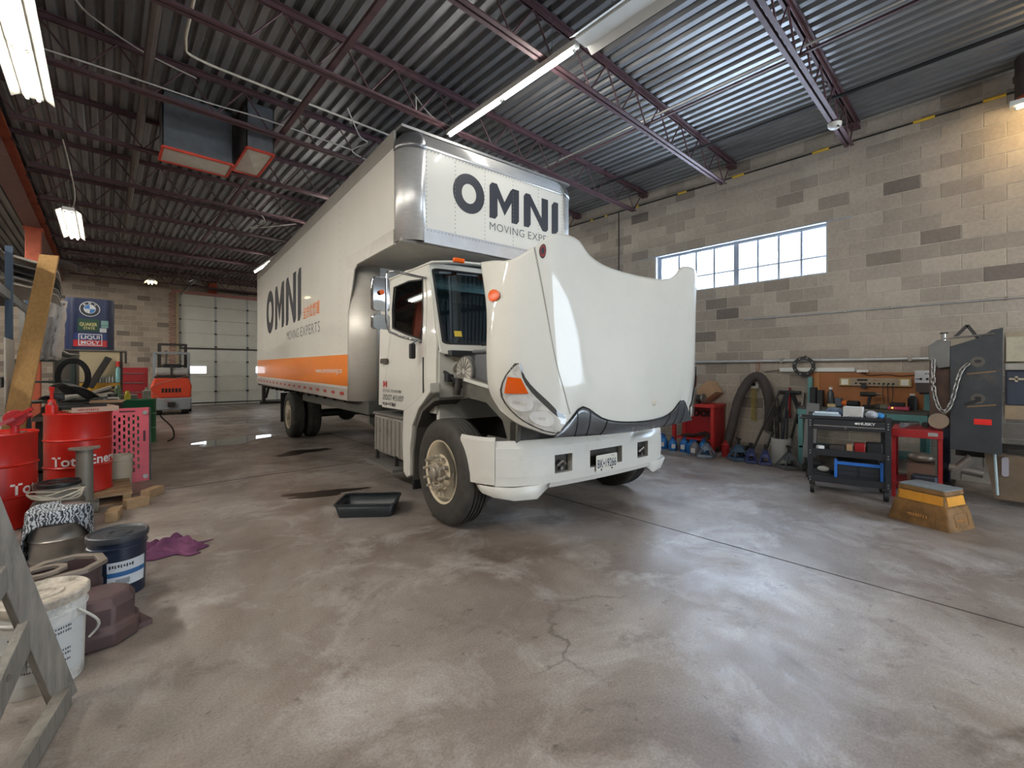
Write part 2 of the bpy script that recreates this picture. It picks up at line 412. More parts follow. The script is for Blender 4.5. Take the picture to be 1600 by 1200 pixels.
# ---- window in the block wall
steelw = M('window_steel', '8d97a5', .5, var=.1); pane_m = GLASS('window_pane', 'fbfdff', .9, .1)
win = struct('window_1', (XR + .12, 0, 0))
wm = MB()
for z0, z1 in ((WZ0, WZ0 + .03), (WZ1 - .05, WZ1)): wm.box(-.03, .03, WY0, WY1, z0, z1)
for y0, y1 in ((WY0, WY0 + .035), (WY1 - .1, WY1), (3.13, 3.22)): wm.box(-.03, .03, y0, y1, WZ0 + .03, WZ1 - .05)
wm.build('window_frame', steelw, win)
edges = [WY0 + .035, 2.155, 2.49, 2.815, 3.13, 3.22, 3.575, 3.92, 4.27, WY1 - .1]
zm = WZ0 + .03 + .26
for i in (1, 2, 3, 6, 7, 8):
    MB().box(-.022, .022, edges[i] - .017, edges[i] + .017, WZ0 + .03, WZ1 - .05).build('glazing_bar', steelw, win)
for y0, y1 in ((edges[0], edges[4]), (edges[5], edges[9])): MB().box(-.02, .02, y0, y1, zm - .013, zm + .013).build('glazing_bar', steelw, win)
for i in (0, 1, 2, 3, 5, 6, 7, 8):
    for z0, z1 in ((WZ0 + .03, zm - .009), (zm + .009, WZ1 - .05)):
        MB().box(-.003, .003, edges[i] + .01, edges[i + 1] - .01, z0, z1).build('pane', pane_m, win)
MB().box(-.13, -.1, WY0 - .32, WY1 + .3, WZ1 - .004, WZ1 + .012).build('lintel_angle', M('lintel_grey', '9aa3b3', .5), win)
MB().box(-.11, .05, WY1 - .02, WY1, WZ0, WZ1).box(-.11, .05, WY0, WY0 + .02, WZ0, WZ1).build('reveal', M('reveal_white', 'c3c8d0', .7), win)

# ---- sectional vehicle door in the back wall
doorw = M('door_white', 'cfd2cb', .5, var=.05, scale=1.5, dirt='b3b1a6', damt=.3, dscale=1.2)
door = struct('door_1', (0, YB + .05, 0))
seams = [0, .59, 1.22, 1.85, 2.48, 3.03, 3.59, 4.15, DZ]
hx = [2.24, 3.47, 4.66, 5.87, 7.0]; dgl = EM('daylit_door_pane', 'f4f8ff', 1.6)
for i in range(8):
    z0, z1 = seams[i] + .006, seams[i + 1] - .006; mb = MB()
    if i == 2:
        for a, b in ((DX0, 2.5), (3.16, 4.98), (5.64, DX1)): mb.box(a, b, 0, .05, z0, z1)
        for a, b in ((2.5, 3.16), (4.98, 5.64)): mb.box(a, b, 0, .05, z0, 1.34).box(a, b, 0, .05, 1.68, z1)
    else: mb.box(DX0, DX1, 0, .05, z0, z1)
    k = z0 + .1
    while k < z1 - .05 and i != 2: mb.box(DX0, DX1, -.004, 0, k, k + .006); k += .12
    p = mb.build('door_panel', doorw, door)
    if i == 2:
        for a, b in ((2.5, 3.16), (4.98, 5.64)):
            MB().ring(rrect(a - .02, b + .02, 1.32, 1.70, .02, 1), rrect(a + .02, b - .02, 1.36, 1.66, .02, 1), -.012, .02, XZ).build('pane_frame', M('white_plastic', 'd8d8d4', .4), p)
            MB().box(a, b, .02, .026, 1.34, 1.68).build('pane', GLASS('door_pane', 'ffffff', .9, .1), p)
for x in hx:
    MB().box(x - .03, x + .03, -.015, 0, .02, DZ).build('stile', M('stile_grey', 'aab1b6', .4, .4), door)
    for z in seams[1:-1]: MB().box(x - .045, x + .045, -.05, -.015, z - .03, z + .03).build('hinge', darksteel, door)
for a, b, c, d in ((DX0, DX1, 0, 1.34), (DX0, DX1, 1.68, DZ), (DX0, 2.5, 1.34, 1.68), (3.16, 4.98, 1.34, 1.68), (5.64, DX1, 1.34, 1.68)): MB().box(a, b, .05, .06, c, d).build('backing_sheet', doorw, door)  # added behind the panels so sky light does not leak through seams
MB().box(DX0, DX1, -.06, 0, 2.38, 2.43).build('strut', darksteel, door)
MB().box(DX0, DX1, -.03, 0, .10, .14).build('bottom_rail', darksteel, door)
MB().box(DX0, DX1, -.04, .05, 0, .02).build('bottom_seal', rubblk, door)
for k, z in enumerate((4.62,)):
    tr = MB().box(DX0 - .25, DX1 + .2, YB - .06, YB + .02, DZ - .03, DZ + .09).build('trim_1', M('door_header_pink', 'a4736a', .7)); tr['kind'] = 'structure'
brickm = M('jamb_brick', '8b6a5e', .9, var=.25, scale=5, rnd=.25)
jamb = MB().box(1.88, 2.2, YB - .03, YB, 0, 4.7).build('trim_2', mortar); jamb['kind'] = 'structure'
bq = MB().box(-.1, .1, -.045, 0, -.03, .03).mesh('brick'); bq.materials.append(brickm)
for r_ in range(60):
    o = link('brick', bq, jamb); o.location = (1.97 + (.02 if r_ % 2 else 0), YB - .005, .04 + r_ * .0775)
tr = MB().box(2.1, 2.2, YB - .09, YB + .02, 0, 4.66).build('trim_3', M('door_jamb_cream', '9c8e74', .8)); tr['kind'] = 'structure'

# ---- corrugated steel roof deck
deckm = M('roof_deck_steel', '7a7b7c', .42, .45, .25, 3, stretch=(1, .25, 1), dirt='463d39', damt=.55, dscale=1.1)
ceil = MB().box(XL - .2, XR + .3, YF, YB + .25, ZC + .06, ZC + .2).build('ceiling', dark); ceil['kind'] = 'structure'
def deck_mesh():
    prof = []
    for i in range(6):
        x = i * .15; prof += [(x, .045), (x + .035, .045), (x + .06, 0), (x + .125, 0)]
    prof.append((.9, .045)); mb = MB(); n = len(prof)
    mb.add([(x, y, z) for y in (YF, YB + .2) for x, z in prof], [(i, i + 1, n + i + 1, n + i) for i in range(n - 1)])
    return mb.mesh('deck_sheet')
dme = deck_mesh(); dme.materials.append(deckm)
for i in range(17):
    o = link('deck_sheet', dme, ceil); o.location = (XL + i * .898, 0, ZC + .002 * (i % 2))

# ---- open-web joists
def joist(y, label):
    t = thing('roof_joist', label, 'joist', (0, y, 0), 0, 'red steel roof joists')
    x0, x1 = -1.3, XR + .02
    tc = MB()
    for s in (-1, 1): tc.box(x0, x1, s * .012, s * .06, ZC - .012, ZC - .004).box(x0, x1, s * .012, s * .02, ZC - .06, ZC - .012)
    tc.box(x1 - .22, x1, -.06, .06, ZC - .11, ZC - .06); tc.box(x0, x0 + .22, -.06, .06, ZC - .11, ZC - .06)
    tc.build('top_chord', joistm, t)
    bc = MB()
    for s in (-1, 1): bc.box(x0 + .4, x1 - .45, s * .012, s * .055, 4.70, 4.708).box(x0 + .4, x1 - .45, s * .012, s * .02, 4.708, 4.75)
    bc.build('bottom_chord', joistm, t)
    n = 15; xa, xb = x0 + .15, x1 - .15; st = (xb - xa) / n; wb_ = MB(); pts = []
    for i in range(n * 2 + 1): pts.append((xa + i * st / 2, 0, ZC - .04 if i % 2 == 0 else 4.73))
    for i in range(n * 2): wb_.cyl(pts[i], pts[i + 1], .0105, n=6, cap=False)
    wb_.build('web', joistm, t)
ORD = ['first', 'second', 'third', 'fourth', 'fifth', 'sixth', 'seventh', 'eighth', 'ninth', 'tenth', 'eleventh', 'twelfth']
for k in range(12): joist(1.42 + 1.77 * k, 'dark red open-web steel roof joist, %s counting from the window end' % ORD[k] if k else 'dark red open-web steel roof joist carrying the small white dome')
# girder and column on the shelving side
bt = thing('steel_girder', 'long reddish steel girder under the roof above the storage shelves', 'girder')
MB().box(-1.33, -1.07, YF + .3, YB - .1, 4.66, 4.682).build('bottom_flange', M('flange_primer', '64433e', .6, var=.2), bt)
MB().box(-1.33, -1.07, YF + .3, YB - .1, 5.06, 5.082).build('top_flange', rustred, bt)
MB().box(-1.207, -1.193, YF + .3, YB - .1, 4.682, 5.06).build('web', M('girder_primer', '5c3933', .6, var=.2), bt)
ct = thing('steel_column', 'orange-primed steel column rising beside the leaning plank', 'column', (-1.2, 14.65, 0))
MB().box(-.12, .12, -.12, .12, .02, 4.64).build('shaft', rustred, ct, bevel=.012); MB().box(-.2, .2, -.2, .2, 0, .02).build('base_plate', rustred, ct); MB().box(-.16, .16, -.16, .16, 4.64, 4.66).build('cap_plate', rustred, ct)
# wind bridging and pipes under the deck
for x, n_ in ((1.82, 'nearer'), (5.35, 'farther')):
    e_ = .03 if x < 3 else .012
    tag(MB().box(x - e_, x + e_, .2, 21.2, 4.752, 4.758).box(x - e_, x - e_ + .006, .2, 21.2, 4.758, 4.758 + e_ * 1.4).build('bridging_angle', joistm), 'long dark red bridging angle across the bottom chords, %s the %s wall' % ('away from' if x < 3 else 'nearer to', 'block'), 'bridging')
def pipe(name, pts, r, mat, label, cat): return tag(MB().tube(pts, r, 8).build(name, mat, None, 40), label, cat)
pipe('flue_pipe', [(.36, 4.6, 4.96), (.36, 15.5, 4.96)], .05, M('dull_pipe', '6d6663', .5, .5), 'grey pipe running under the deck past the sheet-metal ducts', 'pipe')
pipe('ceiling_conduit', [(5.62, -.5, 5.0), (5.62, 11, 5.0)], .014, M('conduit', 'c4c2bb', .4, .5), 'thin bright conduit running the length of the roof by the block wall', 'conduit')
pipe('gas_pipe', [(7.03, -2.5, 5.03), (7.03, 5.5, 5.03)], .024, black, 'black pipe clipped beneath the roof deck near the block wall', 'pipe')
pipe('white_conduit', spline([(.63, 4.4, 5.1), (.64, 5.4, 5.1), (.66, 6.1, 5.1), (.8, 6.3, 5.1), (1.6, 6.33, 5.1), (3.5, 6.33, 5.1)], 5), .014, M('conduit_cream', 'cfc9b8', .5), 'cream conduit bending along a joist above the truck', 'conduit')

# ---- fluorescent fixtures
tube_e = EM('lit_tube', 'fffaf3', 70); tube_v = EM('lit_tube_pair', 'fff6e6', 16); tube_fill = EM('added_fill_tube', 'fff9ef', 225); tube_w = EM('lit_tube_warm', 'ffd890', 60); fixw = M('fixture_white', 'dcdcd6', .4, var=.04)
def fixture(label, x, y0, y1, z, kind='strip', em=tube_e, n=1, lit=True, group='fluorescent ceiling lights'):
    t = thing('fluorescent_fixture', label, 'light', (x, (y0 + y1) / 2, z), 0, group); L_ = (y1 - y0) / 2
    wd = .07 if kind == 'strip' else .16
    MB().box(-wd / 2, wd / 2, -L_, L_, .03, .09).build('housing', fixw, t)
    if kind != 'strip':
        for s in (-1, 1): MB().add([(s * wd / 2, -L_, .06), (s * wd / 2, L_, .06), (s * (wd / 2 + .09), L_, .0), (s * (wd / 2 + .09), -L_, .0), (s * wd / 2, -L_, .065), (s * wd / 2, L_, .065), (s * (wd / 2 + .09), L_, .005), (s * (wd / 2 + .09), -L_, .005)], [(0, 1, 2, 3), (7, 6, 5, 4), (0, 4, 5, 1), (3, 2, 6, 7), (0, 3, 7, 4), (1, 5, 6, 2)]).build('reflector', fixw, t)
    seg = 2 if L_ > .9 else 1
    if lit:
        for i in range(n):
            ox = 0 if n == 1 else (-.045 if i == 0 else .045)
            for k in range(seg):
                a = -L_ + .03 + k * (2 * L_ - .03) / seg; b = a + (2 * L_ - .03) / seg - .035
                tb = MB().cyl((ox, a + .02, .005), (ox, b - .02, .005), .016, n=10).build('tube', em, t, 40)
                for e_ in (a, b - .02): MB().cyl((ox, e_, .005), (ox, e_ + .02, .005), .017, n=10).build('end_cap', fixw, tb)
    for q in (-.7, .7): MB().cyl((0, L_ * q, .09), (0, L_ * q, ZC + .004 - z), .003, n=5).build('hanger', steel, t)
    return t
fixture('bright bare tube light hanging above the front of the truck box', 3.4, 2.76, 4.98, 4.6)
fixture('unlit white fixture in line with the bright tube above the truck', 3.4, .3, 2.72, 4.6, 'reflector', lit=False)
fixture('added tube light over the roof of the truck box, hidden from view', 3.4, 7.9, 10.3, 4.6)  # concealed by the box, added only for the light it gives
fixture('small bright tube light behind the rear end of the truck box', 3.4, 13.0, 15.5, 4.5)
fixture('white twin-tube light with reflector at the upper edge above the red drums', -.6, 5.1, 7.35, 4.5, 'reflector', em=tube_v, n=2)
fixture('twin-tube light hanging near the orange column', -.5, 11.4, 13.7, 4.35, 'reflector', em=tube_v, n=2)
fixture('small far light in front of the back block wall', 1.15, 19.4, 20.0, 4.5, 'reflector', em=EM('lit_tube_far', 'ffe2a8', 22), n=2)
fixture('warm yellow light fixed close to the block wall at its top', 7.92, -1.5, -.12, 4.55, 'strip', em=tube_w)
for i, y in enumerate((1.0, 5.0, 9.0, 13.0, 17.0)): fixture('added unseen twin-tube fill light over the storage bay, %s along from the front wall' % ORD[i], -4.0, y, y + 2.4, 4.5, 'reflector', em=tube_fill, n=2)  # out-of-view fill lights, added to brighten the shelving side of the truck
for i, y in enumerate((8.6, 13.2, 18.0)): fixture('added tube fill light hidden beyond the truck box, %s from the window' % ORD[i], 6.9, y, y + 2.4, 4.6)  # fill lights added out of sight to brighten the back door
# fixtures of the same rows behind the camera
fixture('tube light of the middle row close to the front wall', 3.4, -4.2, -1.8, 4.6)
fixture('twin-tube light of the shelving row before the red drums', -.6, .2, 2.6, 4.5, 'reflector', n=2)
fixture('twin-tube light of the shelving row close to the front wall', -.6, -4.2, -1.8, 4.5, 'reflector', n=2)
# ================================================================= the moving truck  (local x = across, y = rearwards)
TR = thing('moving_truck', 'white box moving truck with orange stripe, dark lettering and its hood tilted open', 'truck', (2.31, 3.49, 0), R(-4.84))
BW = 2.64; A0, A1, A2 = .84, 2.74, 11.0; ZB, ZT = 1.03, 4.19
sh = lambda a: .009 * (a - A1)
def side(b0, s=1):
    return lambda u, v, d: (b0 + s * d, u, v + sh(u))
cargo = MB()
cargo.prism([(A1, 1.19), (A2, 1.19), (A2, 4.02), (A0 + .26, 4.02), (A0 + .26, 2.92), (A1, 2.92)], 0, .03, side(0))
cargo.prism([(A1, 1.19), (A2, 1.19), (A2, 4.02), (A0 + .26, 4.02), (A0 + .26, 2.92), (A1, 2.92)], -.03, 0, side(BW))
cargo = cargo.build('cargo_box', boxwhite, TR)
MB().box(.24, BW - .24, A0, A0 + .03, 3.05, 3.95).build('front_panel', boxwhite, cargo)
MB().box(.02, BW - .02, A0 + .1, A2, ZT - .03, ZT).build('roof_sheet', alu2, cargo)
MB().box(.3, BW - .3, A1 - .34, A1 - .31, ZB, 2.93).build('bulkhead', M('bulkhead_grey', 'b5b3ad', .4, .4, .08), cargo)
MB().add([(.02, A0 + .12, 2.90), (BW - .02, A0 + .12, 2.90), (BW - .02, A1, 2.91), (.02, A1, 2.91), (.02, A0 + .12, 2.93), (BW - .02, A0 + .12, 2.93), (BW - .02, A1, 2.94), (.02, A1, 2.94)], [(0, 1, 2, 3), (4, 5, 6, 7), (0, 1, 5, 4), (1, 2, 6, 5), (2, 3, 7, 6), (3, 0, 4, 7)]).build('attic_floor', M('attic_under', 'a5a19a', .5, .2, .1), cargo)
MB().box(.02, BW - .02, A1, A2, 1.05, 1.1).build('box_floor', darksteel, cargo)
MB().prism([(0.03, 1.1), (BW - .03, 1.1), (BW - .03, 4.15), (.03, 4.15)], A2 - .04, A2, XZ).build('rear_door', boxwhite, cargo)
def qpost(x0, y0, r, sx, z0, z1, n=8):
    """quarter-round corner post; the round faces forward and outward"""
    mb = MB(); P = [(x0 + sx * (r - r * math.cos(R(90) * i / n)), y0 + r - r * math.sin(R(90) * i / n) - r + r) for i in range(n + 1)]
    P = [(x0 + sx * (r - r * math.cos(R(90) * i / n)), y0 + r * (1 - math.sin(R(90) * i / n))) for i in range(n + 1)]
    vs = [(x, y, z) for z in (z0, z1) for x, y in P]; m = n + 1
    mb.add(vs, [(i, i + 1, m + i + 1, m + i) for i in range(n)])
    return mb
for x0, s in ((0, 1), (BW, -1)):
    qpost(x0, A1 - .34, .34, s, ZB, 2.92).build('corner_post', M('post_pale_aluminium', 'cac6bd', .4, .25, .05, 5, stretch=(1, 1, 8)), cargo, 50, solid=.012)
    qpost(x0, A0, .25, s, 2.91, 3.95).build('corner_post', alu, cargo, 50, solid=.012)
    # cast corner cap, rounded towards the roof
    cp = MB(); n = 7
    vs = []
    for j in range(n + 1):
        t = R(90) * j / n; rr = .262 * math.cos(t) if j < n else .0; z = 3.93 + .27 * math.sin(t)
        for i in range(n + 1):
            p = R(90) * i / n; vs.append((x0 + s * (.25 - rr * math.cos(p)), A0 + .25 - rr * math.sin(p), z))
    cp.add(vs, [(j * (n + 1) + i, j * (n + 1) + i + 1, (j + 1) * (n + 1) + i + 1, (j + 1) * (n + 1) + i) for j in range(n) for i in range(n)])
    cp.build('corner_cap', M('cast_cap', '77787a', .35, .7, .12), cargo, 50, solid=.012)
# top rails: rounded along the front, flat down the sides
fr = MB(); n = 8
P = [(A0 + .25 * (1 - math.cos(R(90) * i / n)), 3.94 + .25 * math.sin(R(90) * i / n)) for i in range(n + 1)]
fr.add([(x, y, z) for x in (.24, BW - .24) for y, z in P], [(i, i + 1, n + 2 + i, n + 1 + i) for i in range(n)])
fr.build('front_top_rail', alu, cargo, 50, solid=.01)
for s, b0 in ((-1, 0), (1, BW)):
    MB().prism([(A0 + .26, 4.0), (A2, 4.0), (A2, ZT), (A0 + .26, ZT)], -.006, .02, side(b0, -s)).build('top_rail', M('rail_grey', 'a5a29a', .45, .5, .08), cargo)
    rail = MB().prism([(A1, ZB), (A2, ZB), (A2, 1.2), (A1, 1.2)], -.012, .02, side(b0, -s)).build('bottom_rail', M('rail_pale', 'c3c0b8', .4, .4, .08), cargo)
MB().box(.24, BW - .24, A0 - .006, A0 + .02, 2.89, 3.05).build('front_bottom_rail', M('rail_front', 'c6c8cb', .35, .5, .08), cargo)
MB().prism([(A0 + .26, 2.90), (A1 + .02, 2.90), (A1 + .02, 3.07), (A0 + .26, 3.07)], -.008, .02, side(0)).build('attic_trim', M('rail_pale', 'c3c0b8'), cargo)
MB().prism([(A1 - .02, 2.2), (A1 + .02, 2.2), (A1 + .02, 2.92), (A1 - .45, 2.92), (A1 - .28, 2.84), (A1 - .2, 2.62), (A1 - .1, 2.42)], -.006, .01, side(0)).build('gusset', M('rail_pale', 'c3c0b8'), cargo)
MB().box(.24, BW - .24, A0 - .012, A0 - .004, 3.944, 3.964).box(.24, BW - .24, A0 - .012, A0 - .004, 3.045, 3.056).build('drip_strip', M('rail_front', 'c6c8cb'), cargo)
rv = MB()
def rivet(x, y, z, ax):
    d = Vector((-.004, 0, 0)) if ax == 'x' else Vector((0, -.004, 0)); p = Vector((x, y, z)); rv.cyl(p, p + d, .007, .004, n=6)
for i in range(46): rivet(.28 + i * .046, A0 - .006, 3.03, 'y'); rivet(.28 + i * .046, A0 - .006, 3.925, 'y')
for i in range(18):
    for b in (.27, .64, 1.06, 1.5, 1.93, BW - .27): rivet(b, A0, 3.08 + i * .048, 'y')
for i in range(40): rivet(.42, A1 - .34, 1.1 + i * .045, 'y')
for i in range(24):
    for a in (3.1, 4.3, 5.5, 6.7, 7.9, 9.1, 10.3): rivet(0, a, 1.3 + i * .112 + sh(a), 'x')
r_o = rv.build('rivets', M('rivet_grey', '9a9a98', .4, .5), cargo); r_o['kind'] = 'stuff'
# orange stripe, reflective marks and lettering on the side and front
stripe = MB().prism([(A1 + .01, 1.235), (A2 - .1, 1.235), (A2 - .1, 1.69), (A1 + .01, 1.69)], -.003, 0, side(0)).build('orange_stripe', M('stripe_orange', 'ee8526', .32, var=.04, coat=.3), cargo)
rmk = M('reflex_red', 'b0453c', .4)
for i in range(18): MB().prism([(A1 + .15 + i * .45, 1.10), (A1 + .33 + i * .45, 1.10), (A1 + .33 + i * .45, 1.145), (A1 + .15 + i * .45, 1.145)], -.014, -.012, side(0)).build('reflex_mark', rmk, cargo)
GL = {'M': [(0, 0), (0, .9), (.08, 1), (.25, 1), (.51, .54), (.72, .92), (.80, 1), (1.03, 1), (1.03, .1), (.95, 0), (.76, 0), (.76, .58), (.52, .16), (.27, .6), (.27, .1), (.19, 0)],
      'N': [(0, 0), (0, .9), (.08, 1), (.24, 1), (.69, .38), (.69, 1), (.95, 1), (.95, .08), (.87, 0), (.73, 0), (.26, .65), (.26, .1), (.18, 0)],
      'I': [(0, 0), (0, .88), (.1, 1), (.27, 1), (.27, .12), (.17, 0)]}
def omni(fn, w, h):
    MB().ring(ell(.49, .49, .49, .53, 36), ell(.49, .49, .225, .265, 36), 0, .002, lambda u, v, d: fn(u * w, v * h, d)).build('letter_o', inkm, cargo)
    for ch, x in (('M', 1.15), ('N', 2.36), ('I', 3.46)):
        MB().prism([(x + u, v) for u, v in GL[ch]], 0, .002, lambda u, v, d: fn(u * w, v * h, d)).build('letter_' + ch.lower(), inkm, cargo)
omni(lambda u, v, d: (-.001 - d, 9.42 - u, 2.44 + v), 1.03, 1.02)
omni(lambda u, v, d: (.608 + u, A0 - .001 - d, 3.355 + v), .452, .445)
writing('lettering', 'MOVING', .185, M('ink_thin', '55585c', .5), cargo, lambda u, v: (-.003, 6.9 - u, 2.12 + v), 1.12, -.008, 1.08)
writing('lettering', 'EXPERTS', .185, M('ink_thin', '55585c', .5), cargo, lambda u, v: (-.003, 5.62 - u, 2.12 + v), 1.40, -.008, 1.08)
writing('lettering', 'MOVING', .10, M('ink_thin', '55585c'), cargo, lambda u, v: (1.13 + u, A0 - .003, 3.205 + v), .55, -.008, 1.08)
writing('lettering', 'EXPERTS', .10, M('ink_thin', '55585c'), cargo, lambda u, v: (1.75 + u, A0 - .003, 3.205 + v), .58, -.008, 1.08)
writing('lettering', '全方位搬運', .17, M('ink_orange', 'ec7a22', .4), cargo, lambda u, v: (-.003, 5.40 - u, 2.45 + v), 1.16, .012)
writing('lettering', 'www.omnimoving.ca', .085, inkw, cargo, lambda u, v: (-.006, 4.48 - u, 1.425 + v), 1.48, .004)

# ---- chassis
ch = MB()
for b in (.88, 1.68): ch.box(b, b + .08, -.6, A2 - .3, .72, .98)
ch = ch.build('chassis_frame', darksteel, TR)
MB().box(.12, .3, A1 - .5, 6.0, .86, 1.03).build('side_sill', M('sill_grey', '5b5d57', .5, .3), ch)
MB().box(.15, 2.5, A1 - .45, A1 - .38, .72, 1.03).build('front_crossmember', M('sill_grey', '5b5d57'), ch)
for i in range(14): MB().box(.08, BW - .08, 3.2 + i * .55, 3.27 + i * .55, .98, 1.05).build('crossmember', darksteel, ch)
MB().cyl((.3, 7.0, .5), (2.3, 7.0, .5), .09, n=14).sph((1.3, 7.0, .52), .22).build('rear_axle', darksteel, ch, 40)
MB().cyl((.3, .05, .5), (2.3, .05, .5), .06, n=12).build('front_axle', darksteel, ch, 40)
MB().cyl((1.3, 1.2, .62), (1.3, 6.9, .55), .055, n=12).build('drive_shaft', darksteel, ch, 40)
MB().cyl((1.95, 3.2, .62), (1.95, 4.6, .62), .2, n=18).build('air_tank', darksteel, ch, 40)
for b in (.02, 2.05): MB().box(b, b + .57, 7.68, 7.7, .28, .95).build('mud_flap', rubblk, ch)
MB().box(.1, .18, A2 - .25, A2 - .1, .55, 1.05).box(BW - .18, BW - .1, A2 - .25, A2 - .1, .55, 1.05).box(.05, BW - .05, A2 - .2, A2 - .1, .5, .58).build('rear_bumper', M('bumper_black', '3c3b39', .5, .3), ch)
for b in (.2, .9): MB().bar((b, A2 - .6, 1.0), (b, A2 - .15, .7), .05, .08).build('liftgate_arm', darksteel, ch)

# ---- wheels
rimm = M('rim_cream', 'e0d4b9', .4, .1, .06, 6, dirt='b89468', damt=.1)
def wheel(b0, w, a, s, front):
    """outer face at b0, s=+1 means the tyre body lies towards +x"""
    fn = lambda p: (b0 + s * p[2], a + p[0], .5 + p[1])
    W_ = w; g = .012
    prof = [(.29, .03), (.31, .012), (.40, 0), (.455, .012), (.483, .03), (.497, .05)]
    for k in range(4):
        c = .05 + (W_ - .1) * (k + 1) / 5; prof += [(.5, c - .012), (.488, c - .008), (.488, c + .008), (.5, c + .012)]
    prof += [(.497, W_ - .05), (.483, W_ - .03), (.455, W_ - .012), (.40, W_), (.31, W_ - .012), (.29, W_ - .03), (.29, .03)]
    t = MB().lathe(prof, 44, fn=fn).build('wheel', rubber, TR, 50); t['label'] = 'black truck tyre on a cream steel rim'
    dp = .02 if front else .13
    rp = [(.295, .03), (.30, .015), (.285, .02), (.272, .05), (.262, dp + .03), (.235, dp + .035), (.17, dp + .012 if front else dp + .04), (.125, dp if front else dp + .03), (.0, dp if front else dp + .03)]
    MB().lathe(rp, 36, fn=fn).build('rim', rimm, t, 40)
    if front:
        MB().lathe([(.085, dp - .01), (.085, dp - .05), (.06, dp - .06), (.06, dp - .09), (.045, dp - .10), (0, dp - .10)], 20, fn=fn).build('hub', M('hub_steel', 'aaa294', .45, .5, .2), t, 40)
        for k in range(10):
            an = 2 * PI * k / 10 + .2; cx, cy = .143 * math.cos(an), .143 * math.sin(an)
            MB().lathe([(.022, dp - .01), (.022, dp - .045), (.013, dp - .05), (.013, dp - .11), (0, dp - .11)], 8, fn=lambda p: (b0 + s * p[2], a + p[0] + cx, .5 + p[1] + cy)).build('wheel_stud', M('stud_chrome', 'cfc7b8', .3, .6), t, 40)
        MB().lathe([(.036, dp + .035), (.036, dp + .015), (0, dp + .015)], 14, fn=lambda p: (b0 + s * p[2], a + p[0] - .13, .5 + p[1] + .165)).build('hand_hole', rubblk, t)
    else:
        MB().lathe([(.11, dp + .04), (.11, .0), (.09, -.02), (0, -.02)], 18, fn=fn).build('hub', M('hub_steel', '8f887c'), t, 40)
wheel(.0, .29, .05, 1, True); wheel(BW, .29, .05, -1, True)
for b, s in ((.03, 1), (BW - .03, -1)): wheel(b, .28, 7.0, s, False); wheel(b + s * .33, .28, 7.0, s, False)

# ---- cab
CW = 2.6
tum = lambda z: .11 + .07 * max(0, (z - 1.75) / .9)
def cside(s):
    return (lambda u, v, d: (tum(v) + d, u, v)) if s > 0 else (lambda u, v, d: (CW - tum(v) - d, u, v))
out8 = [(1.86, 1.02), (1.86, 1.95), (1.83, 2.56), (1.2, 2.63), (.64, 2.59), (.47, 2.22), (.31, 1.72), (.33, 1.02)]
in8 = [(1.42, 1.97), (1.47, 2.2), (1.46, 2.46), (1.05, 2.47), (.70, 2.43), (.64, 2.1), (.62, 1.79), (1.0, 1.87)]
dr8 = [(1.72, 1.0), (1.79, 1.9), (1.52, 2.53), (1.05, 2.54), (.66, 2.50), (.57, 2.2), (.54, 1.72), (.57, 1.0)]
cab = MB().ring(out8, in8, 0, .03, cside(1)).build('cab', white, TR, bevel=.006)
MB().ring(out8, in8, 0, .03, cside(-1)).build('cab_side', white, cab, bevel=.006)
def ws(u, v, off=0):
    a = .27 + .38 * v - .12 * (1 - (2 * u - 1) ** 2) - off; return (.13 + .05 * v + (2.34 - .1 * v) * u, a, 1.62 + .99 * v)
ro = rrect(0, 1, 0, 1, .03, 6); ri = rrect(.010, .990, .10, .945, .035, 6); rg = rrect(.022, .978, .12, .928, .03, 6)
def pring(mb, A, B, o0, o1):
    N_ = []; Q = []
    for L_, K in ((A, N_), (B, Q)):
        for i in range(len(L_)):
            (u0, v0), (u1, v1) = L_[i], L_[(i + 1) % len(L_)]; m = 8 if abs(u1 - u0) > .3 else (4 if abs(v1 - v0) > .3 else 1)
            for k in range(m): K.append((u0 + (u1 - u0) * k / m, v0 + (v1 - v0) * k / m))
    n = len(N_)
    vs = [ws(u, v, o) for o in (o0, o1) for K in (N_, Q) for u, v in K]; fs = []
    for i in range(n):
        j = (i + 1) % n
        fs += [(i, j, n + j, n + i), (2 * n + i, 3 * n + i, 3 * n + j, 2 * n + j), (i, 2 * n + i, 2 * n + j, j), (n + i, n + j, 3 * n + j, 3 * n + i)]
    return mb.add(vs, fs)
pring(MB(), ro, ri, 0, .03).build('windshield_surround', white, cab, 40)
pring(MB(), ri, rg, .005, .022).build('windshield_seal', rubblk, cab, 40)
MB().grid(17, 9, lambda u, v: ws(.018 + .964 * u, .115 + .815 * v, .012)).build('windshield', GLASS('windshield_glass', '5d7f84', .95, .02), cab, 60)
MB().grid(13, 7, lambda u, v: (.17 + 2.26 * u, .52 + 1.34 * v - .12 * (1 - (2 * u - 1) ** 2) * (1 - v), 2.60 + .09 * (1 - abs(2 * u - 1) ** 4) * min(1, .5 + v * 2))).build('roof_panel', white, cab, 60, solid=.02)
MB().box(.14, 2.46, 1.83, 1.86, 1.02, 2.6).build('rear_wall', white, cab)
MB().box(.14, 2.46, .3, .36, .95, 1.66).build('firewall', white, cab)
MB().box(.16, 2.44, .36, 1.83, 1.0, 1.06).build('cab_floor', rubblk, cab)
MB().box(.2, 2.4, .16, .34, 1.60, 1.66).build('cowl_panel', M('cowl_black', '26272a', .5), cab, bevel=.01)
MB().box(.3, 2.3, 1.79, 1.82, 1.9, 2.42).build('rear_window', M('rear_window_lining', '6f9a9c', .5), cab)
seatm = M('seat_dark', '2a2c2e', .8)
